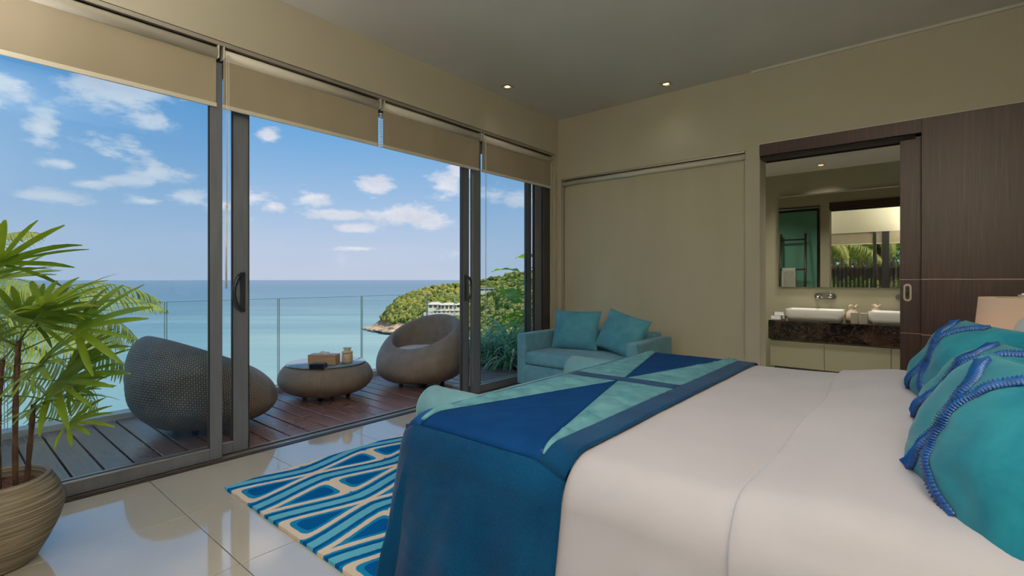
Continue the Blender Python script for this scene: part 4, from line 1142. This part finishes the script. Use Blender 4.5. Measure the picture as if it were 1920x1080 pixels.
palm('feathery palm tree with drooping fronds just beyond the glass balustrade', (-7.75, .15, -5.15),
     [(20, -6, .8, 0), (45, 14, .80, 1), (38, 38, .86, 0), (62, -8, .8, 1), (75, 22, .85, 2), (5, 15, .8, 2), (55, 55, .85, 1), (95, 0, .9, 0), (130, 10, 1, 1), (-30, 0, .9, 0), (-80, 10, 1, 1), (200, 0, 1, 2), (160, 5, 1, 0), (35, -30, .8, 2), (10, 42, .7, 1), (-120, 10, 1, 0)], 5.75)
# near shrubs below the deck edge
def leafy(name, m_, n, rx, ry, rz, size, seed, parent=None, center=(0, 0, 0)):
    random.seed(seed); vs = []; fs = []
    for k in range(n):
        th = rnd(0, 2*PI); ph = math.acos(rnd(-.35, 1)); q = rnd(.72, 1)
        dv = Vector((math.sin(ph)*math.cos(th), math.sin(ph)*math.sin(th), math.cos(ph)))
        bum = 1+.22*noise.noise(dv*2.6+Vector((seed, 0, 0)))
        p = Vector((dv.x*rx, dv.y*ry, dv.z*rz))*q*bum + Vector(center)
        nn = (dv+Vector((rnd(-.8, .8), rnd(-.8, .8), rnd(-.4, .9)))).normalized(); t1 = nn.orthogonal().normalized(); t1.rotate(Matrix.Rotation(rnd(0, 6.28), 3, nn)); t2 = nn.cross(t1)
        s_ = size*rnd(.6, 1.3); b0 = len(vs)
        vs += [p-t1*s_, p+t2*s_*.4+nn*s_*.1, p+t1*s_, p-t2*s_*.4+nn*s_*.1]; fs.append((b0, b0+1, b0+2, b0+3))
    me = bpy.data.meshes.new(name); me.from_pydata(vs, [], fs); return link(name, me, m_, parent)
for k, (x, y, z, r_, lab) in enumerate(((-10.6, 1.2, -2.6, 1.5, 'yellow-green treetop showing below the fronds at the deck corner'), (-11.5, -.9, -2.2, 1.6, 'yellow-green treetop behind the potted palm at the photo edge'),
                                     (-9.6, 7.2, -2.45, .62, 'small bright treetop peeking over the curb between table and wicker armchair'))):
    o = empty('treetop', (x, y, z)); tag(o, lab, 'tree', 'treetops below the deck')
    f = leafy('foliage', M['bushleaf'], 5000 if k < 2 else 1800, r_, r_, r_*.8, .06, 40+k, o); f['kind'] = 'stuff'
    tube('trunk', M['stem'], [(0, 0, -4), (.05, 0, -1.5), (0, 0, 0)], [.12, .09, .05], o, 8)

# ================================================================== PLANTING AT THE END OF THE DECK
pbx = struct(box('ground_planter', M['soil'], -5.50, XW-.14, 5.16, 8.5, -1.0, -.03))
def strap_clump(label, loc, n, L, m_, seed, wid=.012, droop=1.8, rise=(.5, 1.2)):
    random.seed(seed); o = empty('strap_leaf_plant', loc); tag(o, label, 'plant', 'low strap-leaf plants at the deck end')
    for q, mm in enumerate(('darkleaf', m_)):
        bm = bmesh.new()
        for k in range(n if q == 0 else n//2):
            a = rnd(0, 2*PI); e = rnd(*rise)
            blade(bm, (rnd(-.04, .04), rnd(-.04, .04), 0), Vector((math.cos(a)*math.cos(e), math.sin(a)*math.cos(e), math.sin(e))), Vector((0, 0, 1)), L*rnd(.6, 1.15), wid, droop, 7)
        o2 = done(bm, 'strap_leaves', M[mm], o, True); o2['kind'] = 'stuff'
    return o
cl_spots = [(-4.42, 5.30, 'pale', 'front clump of strap leaves right beside the sofa arm'), (-4.80, 5.34, 'pale', 'clump of strap leaves at the middle of the deck end'),
            (-5.2, 5.42, 'pale', 'clump of strap leaves by the balustrade end'), (-4.45, 5.85, 'pale', 'clump of strap leaves behind the front clump'), (-4.95, 5.9, 'pale', 'clump of strap leaves behind the middle clump'),
            (-4.6, 6.5, 'pale', 'clump of strap leaves farthest back in the planting')]
for k, (x, y, _, lab) in enumerate(cl_spots):
    strap_clump(lab+', white-edged', (x, y, -.03), 150, .72 if k < 3 else .85, 'pale_leaf', 60+k)
def big_leaf_mesh(L, Wd, seed):
    random.seed(seed)
    def P(i, j):
        t = i/14; s_ = (j-4)/4
        w_ = Wd*math.sin(PI*t**.8)**.75*(1-.1*t)
        x = L*t; z = -.35*L*t*t + .10*L*t + .18*abs(s_)*w_ + .012*math.sin(t*16+s_*2)*abs(s_)
        return (x, s_*w_, z)
    o = grid_mesh('leaf_tmp', P, 14, 8, None); me = o.data; bpy.data.objects.remove(o); me.name = 'leaf'; return me
BL = [big_leaf_mesh(.42, .12, 1), big_leaf_mesh(.34, .10, 2)]
def broadleaf(label, loc, leaves):
    o = empty('broadleaf_plant', loc); tag(o, label, 'plant', 'tall broad-leaved plants at the deck end')
    top = max(l[0] for l in leaves)
    tube('stem', M['greenstem'], [(0, 0, 0), (.03, .02, top*.5), (0, 0, top)], [.02, .015, .008], o, 8)
    for z, a, e, s_, mi in leaves:
        a, e = math.radians(a), math.radians(e)
        d = Vector((math.cos(a)*math.cos(e), math.sin(a)*math.cos(e), math.sin(e))); pl = .12*s_
        tube('petiole', M['greenstem'], [(0, 0, z-.04), Vector((0, 0, z))+d*pl*.5, Vector((0, 0, z))+d*pl], .006, o, 6)
        lf = link('leaf', BL[mi], M['bigleaf'], o); lf.location = Vector((0, 0, z))+d*pl; lf.rotation_euler = (rnd(-.5, .5), -e, a); lf.scale = (s_,)*3
random.seed(9)
broadleaf('tall plant with broad bright green leaves beside the window jamb', (-4.33, 5.50, -.03),
          [(1.30, 195, 15, 1.05, 0), (1.05, 215, 5, 1.0, 0), (.90, 185, 0, .9, 1), (.72, 225, -5, .9, 1), (.95, 175, 10, 1.0, 0), (1.2, 240, 12, .9, 1), (1.36, 30, 30, 1, 0), (1.15, 330, 10, 1, 0), (1.2, 120, 10, 1, 1), (.8, 60, 0, .9, 1), (.62, 190, -10, .9, 0), (1.0, 260, 10, 1, 0)])
broadleaf('broad-leaved plant half hidden behind the window jamb', (-4.10, 5.85, -.03),
          [(1.45, 200, 20, 1.1, 0), (1.2, 250, 5, 1.1, 0), (1.0, 180, 0, 1, 1), (.8, 230, -5, 1, 0), (1.5, 300, 40, 1, 0), (1.3, 100, 15, 1, 1), (.6, 200, 0, 1, 0), (1.1, 300, 5, 1, 1)])
broadleaf('lower broad-leaved plant rising from the strap leaves', (-4.75, 6.3, -.03),
          [(.62, 200, 10, 1.0, 0), (.55, 270, 5, .9, 1), (.5, 320, 0, .9, 0), (.45, 160, -5, .9, 1), (.66, 60, 30, .9, 1), (.4, 230, -10, .8, 0)])
o = empty('flowering_shrub', (-6.7, 6.9, -.75)); tag(o, 'light green shrub with small white blooms beyond the balustrade', 'shrub')
f = leafy('foliage', M['bushleaf'], 4200, .85, 1.0, .8, .05, 77, o); f['kind'] = 'stuff'
f = leafy('blooms', M['pale_leaf'], 260, .9, 1.05, .85, .05, 78, o); f['kind'] = 'stuff'
tube('trunk', M['stem'], [(0, 0, -3), (0, 0, 0)], [.06, .04], o, 8)

# ================================================================== SEA AND HEADLAND
ZS = -60.0
bm = bmesh.new()
rad = [0, 40, 100, 200, 400, 700, 1200, 2500, 6000, 15000, 45000]
rings = []
for r_ in rad[1:]: rings.append([bm.verts.new((r_*math.cos(2*PI*k/72), r_*math.sin(2*PI*k/72), ZS)) for k in range(72)])
c0 = bm.verts.new((0, 0, ZS))
for k in range(72): bm.faces.new((c0, rings[0][k], rings[0][(k+1) % 72]))
for A, B in zip(rings, rings[1:]):
    for k in range(72): bm.faces.new((A[k], B[k], B[(k+1) % 72], A[(k+1) % 72]))
struct(done(bm, 'sea', M['sea']))
# headland: bearing (rad left of +Y), crest distance and height above eye, shore distance
HL = [  # bearing, crest dist, crest slope (height/dist), foot dist, foot slope
    (.985, 640, -.0960, 630, -.0965), (.972, 650, -.0885, 600, -.0985), (.955, 655, -.074, 575, -.103), (.940, 660, -.052, 560, -.104), (.925, 665, -.038, 540, -.107), (.900, 670, -.0285, 500, -.115), (.87, 680, -.0215, 440, -.128),
    (.84, 680, -.016, 360, -.155), (.80, 670, -.0125, 280, -.20), (.76, 650, -.005, 120, -.30), (.72, 620, .002, 60, -.33), (.68, 600, .011, 30, -.33), (.64, 570, .018, 18, -.30), (.60, 540, .026, 14, -.24), (.54, 500, .035, 14, -.22),
    (.44, 440, .05, 14, -.2), (.3, 380, .07, 14, -.2)]
def hl_at(b_):
    for A, B in zip(HL, HL[1:]):
        if B[0] <= b_ <= A[0]:
            t = (A[0]-b_)/(A[0]-B[0]); return [A[k]*(1-t)+B[k]*t for k in range(5)]
    return HL[0] if b_ > HL[0][0] else HL[-1]
def hill_pt(b_, u):
    _, dc, scr, df, sf = hl_at(b_)
    if u <= 1:
        e = u**1.0; dd = df*(dc/df)**(u**.8); sl = sf+(scr-sf)*e
        z = sl*dd + 1.2
    else:
        dd = dc+(u-1)*200; z = scr*dc+1.2 - (u-1)*120
    z += min(1, u*4)*(1 if u <= 1 else 1)*3.0*noise.noise((dd*.012*math.sin(b_)*2, dd*.012*math.cos(b_)*2, 0))*min(1, dd/300)
    return Vector((-dd*math.sin(b_), dd*math.cos(b_), max(z, ZS-3)))
NU, NV = 150, 60
def Ph(i, j):
    b_ = .986-(.986-.3)*i/NU; return hill_pt(b_, j/(NV-8))
hl = struct(grid_mesh('headland', Ph, NU, NV, M['hill'])); hl.name = 'hill'
# rocks on the shore of the tip
random.seed(31)
def rock_mesh(seed):
    bm = bmesh.new(); bmesh.ops.create_icosphere(bm, subdivisions=2, radius=1)
    for v_ in bm.verts: v_.co *= 1+.35*noise.noise(v_.co*1.6+Vector((seed, 0, 0)))
    me = bpy.data.meshes.new('rock'); bm.to_mesh(me); bm.free(); return me
RM = [rock_mesh(k) for k in range(3)]
sr = empty('shore_rocks', (0, 0, 0)); 
bpy.data.objects.remove(sr)
for k in range(44):
    b_ = .992-.065*random.random()**1.0; p = hill_pt(min(b_, .984), .02+.12*random.random())
    o = link('shore_rock', RM[k % 3], M['rock']); s_ = rnd(2, 5); p.z = max(p.z, ZS)+s_*.1
    o.location = p; o.scale = (s_*1.6, s_*1.6, s_*.55*rnd(.6, 1.2)); o.rotation_euler = (0, 0, rnd(0, 6))
    tag(o, 'tan boulder on the waterline at the tip of the headland', 'rock', 'boulders at the headland tip')
def crown_mesh(seed):
    bm = bmesh.new(); bmesh.ops.create_icosphere(bm, subdivisions=3, radius=1)
    for v_ in bm.verts:
        n_ = v_.co.normalized(); v_.co = n_*(1+.28*noise.noise(n_*2.2+Vector((seed*3, 0, 0)))+.22*noise.noise(n_*5+Vector((seed, 2, 0)))+.1*noise.noise(n_*11)); v_.co.z *= .8
    me = bpy.data.meshes.new('crown'); bm.to_mesh(me); bm.free(); return me
mats3 = [M['crown_a'], M['crown_b'], M['crown_c']]
CR = [[None]*3 for _ in range(3)]
for a in range(3):
    for b_ in range(3):
        me = crown_mesh(a*2+1); me.materials.append(mats3[b_]); CR[a][b_] = me
trunkm = bmesh.new(); add_tube(trunkm, [(0, 0, -1.6), (0, 0, -.2)], [.12, .09], 6); tme = bpy.data.meshes.new('trunk'); trunkm.to_mesh(tme); trunkm.free(); tme.materials.append(M['stem'])
def land_ok(p): return p.z > ZS+9
villa_b = .828
random.seed(77)
pos = []
while len(pos) < 3600:
    b_ = rnd(.52, .976); u = random.random()**.62*1.03; p = hill_pt(b_, u); dd = math.hypot(p.x, p.y)
    if dd < 95 or p.z < ZS+9+6*noise.noise((p.x*.03, p.y*.03, 0)): continue
    if abs(b_-villa_b) < .034 and .50 < u < .72: continue
    if noise.noise((p.x*.018, p.y*.018, 5)) > .42: continue
    pos.append((dd, p, b_))
pos.sort(key=lambda q: q[0])
def treesize(dd): return rnd(2.0, 4.0)*(1 if dd > 200 else .9)
for k, (dd, p, b_) in enumerate(pos[:220]):
    mi = random.choice((0, 0, 1, 1, 2)); me = CR[k % 3][mi]
    o = empty('tree', (p.x, p.y, p.z), rnd(0, 6)); s_ = treesize(dd); o.scale = (s_, s_, s_*rnd(.85, 1.1))
    c_ = link('crown', me, None, o); c_.location = (0, 0, 1.3); t2 = link('trunk', tme, None, o); t2.location = (0, 0, 1.3)
    tag(o, ('yellow-green', 'mid green', 'dark green')[mi]+' tree on the nearer slope of the hillside', 'tree', ('yellow-green', 'mid green', 'dark green')[mi]+' trees on the near slope')
for mi in range(3):
    vs = []; fs = []
    for k, (dd, p, b_) in enumerate(pos[220:]):
        if (0, 0, 1, 1, 2, 0, 1)[k % 7] != mi: continue
        me = CR[k % 3][0]; s_ = treesize(dd); a = k*1.3; ca, sa = math.cos(a)*s_, math.sin(a)*s_; b0 = len(vs); zz = s_*rnd(.8, 1.15)
        vs += [(p.x+v_.co.x*ca-v_.co.y*sa, p.y+v_.co.x*sa+v_.co.y*ca, p.z+s_*.5+v_.co.z*zz) for v_ in me.vertices]
        fs += [tuple(b0+i for i in f.vertices) for f in me.polygons]
    me = bpy.data.meshes.new('forest'); me.from_pydata(vs, [], fs)
    o = link('forest', me, mats3[mi]); tag(o, ('yellow-green', 'mid green', 'dark green')[mi]+' forest canopy covering the headland', 'trees', kind='stuff')
# ---- villa on the headland
def house(label, p, rz, parts, name='villa'):
    o = empty(name, p, rz); tag(o, label, 'house')
    for (x0, x1, y0, y1, z0, z1, roof) in parts:
        w_ = box('wall', M['villa_wall'], x0, x1, y0, y1, z0-4, z1, o)
        if roof:
            bm = bmesh.new(); e = 1.4
            q = [bm.verts.new(v_) for v_ in ((x0-e, y0-e, z1), (x1+e, y0-e, z1), (x1+e, y1+e, z1), (x0-e, y1+e, z1))]
            cy_ = (y0+y1)/2; rg_ = min((x1-x0), (y1-y0))/2
            r1, r2 = bm.verts.new((x0+rg_, cy_, z1+roof)), bm.verts.new((x1-rg_, cy_, z1+roof))
            bm.faces.new(q); bm.faces.new((q[0], q[1], r2, r1)); bm.faces.new((q[1], q[2], r2)); bm.faces.new((q[2], q[3], r1, r2)); bm.faces.new((q[3], q[0], r1))
            done(bm, 'roof', M['villa_roof'], o)
        else: box('roof', M['villa_roof'], x0-1, x1+1, y0-1, y1+1, z1, z1+.6, o)
        n = max(2, int((x1-x0)/4.5)); wd = (x1-x0)/n
        for k in range(n): box('window', M['villa_glass'], x0+wd*(k+.2), x0+wd*(k+.8), y0-.15, y0+.1, z0+.6, z1-.7, o)
    return o
pv = hill_pt(villa_b, .66)
vl = house('long pale villa with low hipped roofs among trees on the headland', pv+Vector((0, 0, 6)), villa_b, [(-22, -6, 0, 9, 0, 4.2, 2.8), (-8, 10, -3, 7, -1, 3.8, 2.4), (9, 24, 1, 9, 0, 3.8, 2.2), (-16, 16, -12, -7, -5, -2, 0)])
ter = box('terrace', M['villa_roof'], -26, 22, -18, -3, -7, -4.2, vl); ter.name = 'terrace'
box('pool', M['pool'], -24, -8, -17, -13, -4.3, -4.1, vl)
random.seed(3)
for k in range(4):
    pu = pv + Matrix.Rotation(villa_b, 3, 'Z') @ Vector((-8+7*k, -15.5, 1.9))
    o = empty('garden_umbrella', pu); tag(o, 'white parasol on the villa terrace', 'umbrella', 'parasols on the villa terrace')
    tube('pole', M['villa_wall'], [(0, 0, 0), (0, 0, 3)], .08, o, 6); lathe('canopy', M['paper'], [(1.9, 2.4), (0, 3.2)], o, 8, smooth=False)
ph = hill_pt(.748, .90); house('small flat white roof showing high on the wooded ridge', ph+Vector((0, 0, 5.5)), .75, [(-9, 7, 0, 6, 0, 2.6, 0)])

# ================================================================== BEHIND THE REAR WINDOW (seen in the mirror)
struct(box('ground_rear', M['deck'], -6, 6, -3.4, YR-.205, -.15, -.02))
fn = empty('slatted_fence', (-3.4, -3.05, 0)); tag(fn, 'dark brown slatted timber fence of uneven heights, seen in the mirror', 'fence')
random.seed(12)
sl = None
for k in range(48):
    hgt = (1.86, 1.66)[k % 2] + rnd(-.02, .02)
    if sl is None: sl = box('slat', M['fence'], 0, .062, 0, .03, 0, 1, fn); o = sl
    else: o = sl.copy(); COL.objects.link(o)
    o.name = 'slat'; o.parent = fn; lo = (.45, .30)[k % 2]; o.location = (k*.104, 0, .06); o.scale = (1, 1, hgt-.06)
for k in range(47):
    o = box('board', M['fence'], k*.104+.05, k*.104+.112, .032, .05, (1.30, 1.18, 1.24)[k % 3], 1.56+.04*(k % 2), fn)
box('rail', M['fence'], 0, 5.0, -.04, -.002, .3, .4, fn)
for x in (0, 2.45, 4.9): box('post', M['fence'], x, x+.08, -.085, -.041, 0, 1.7, fn)
random.seed(4)
for k, (x, y, th_, lab) in enumerate(((-2.6, -5.2, 2.9, 'left feathery palm behind the slatted fence in the mirror'), (-1.2, -5.8, 3.2, 'right feathery palm behind the slatted fence in the mirror'))):
    palm(lab, (x, y, -.4), [(a*30+k*12, (-5, 25, 50)[a % 3], .95, a % 3) for a in range(12)], th_, 'palms behind the rear fence')
o = empty('hedge', (-1.6, -7.8, 1.2)); tag(o, 'yellow-green hedge behind the slatted fence in the mirror', 'hedge')
f = leafy('foliage', M['bushleaf'], 9000, 3.4, 1.2, 1.9, .09, 91, o); f['kind'] = 'stuff'
o = empty('hedge', (-1.6, -5.0, .5)); tag(o, 'low bright shrubs showing through the gaps of the slatted fence', 'hedge')
f = leafy('foliage', M['bushleaf'], 7000, 3.0, .7, .95, .06, 92, o); f['kind'] = 'stuff'
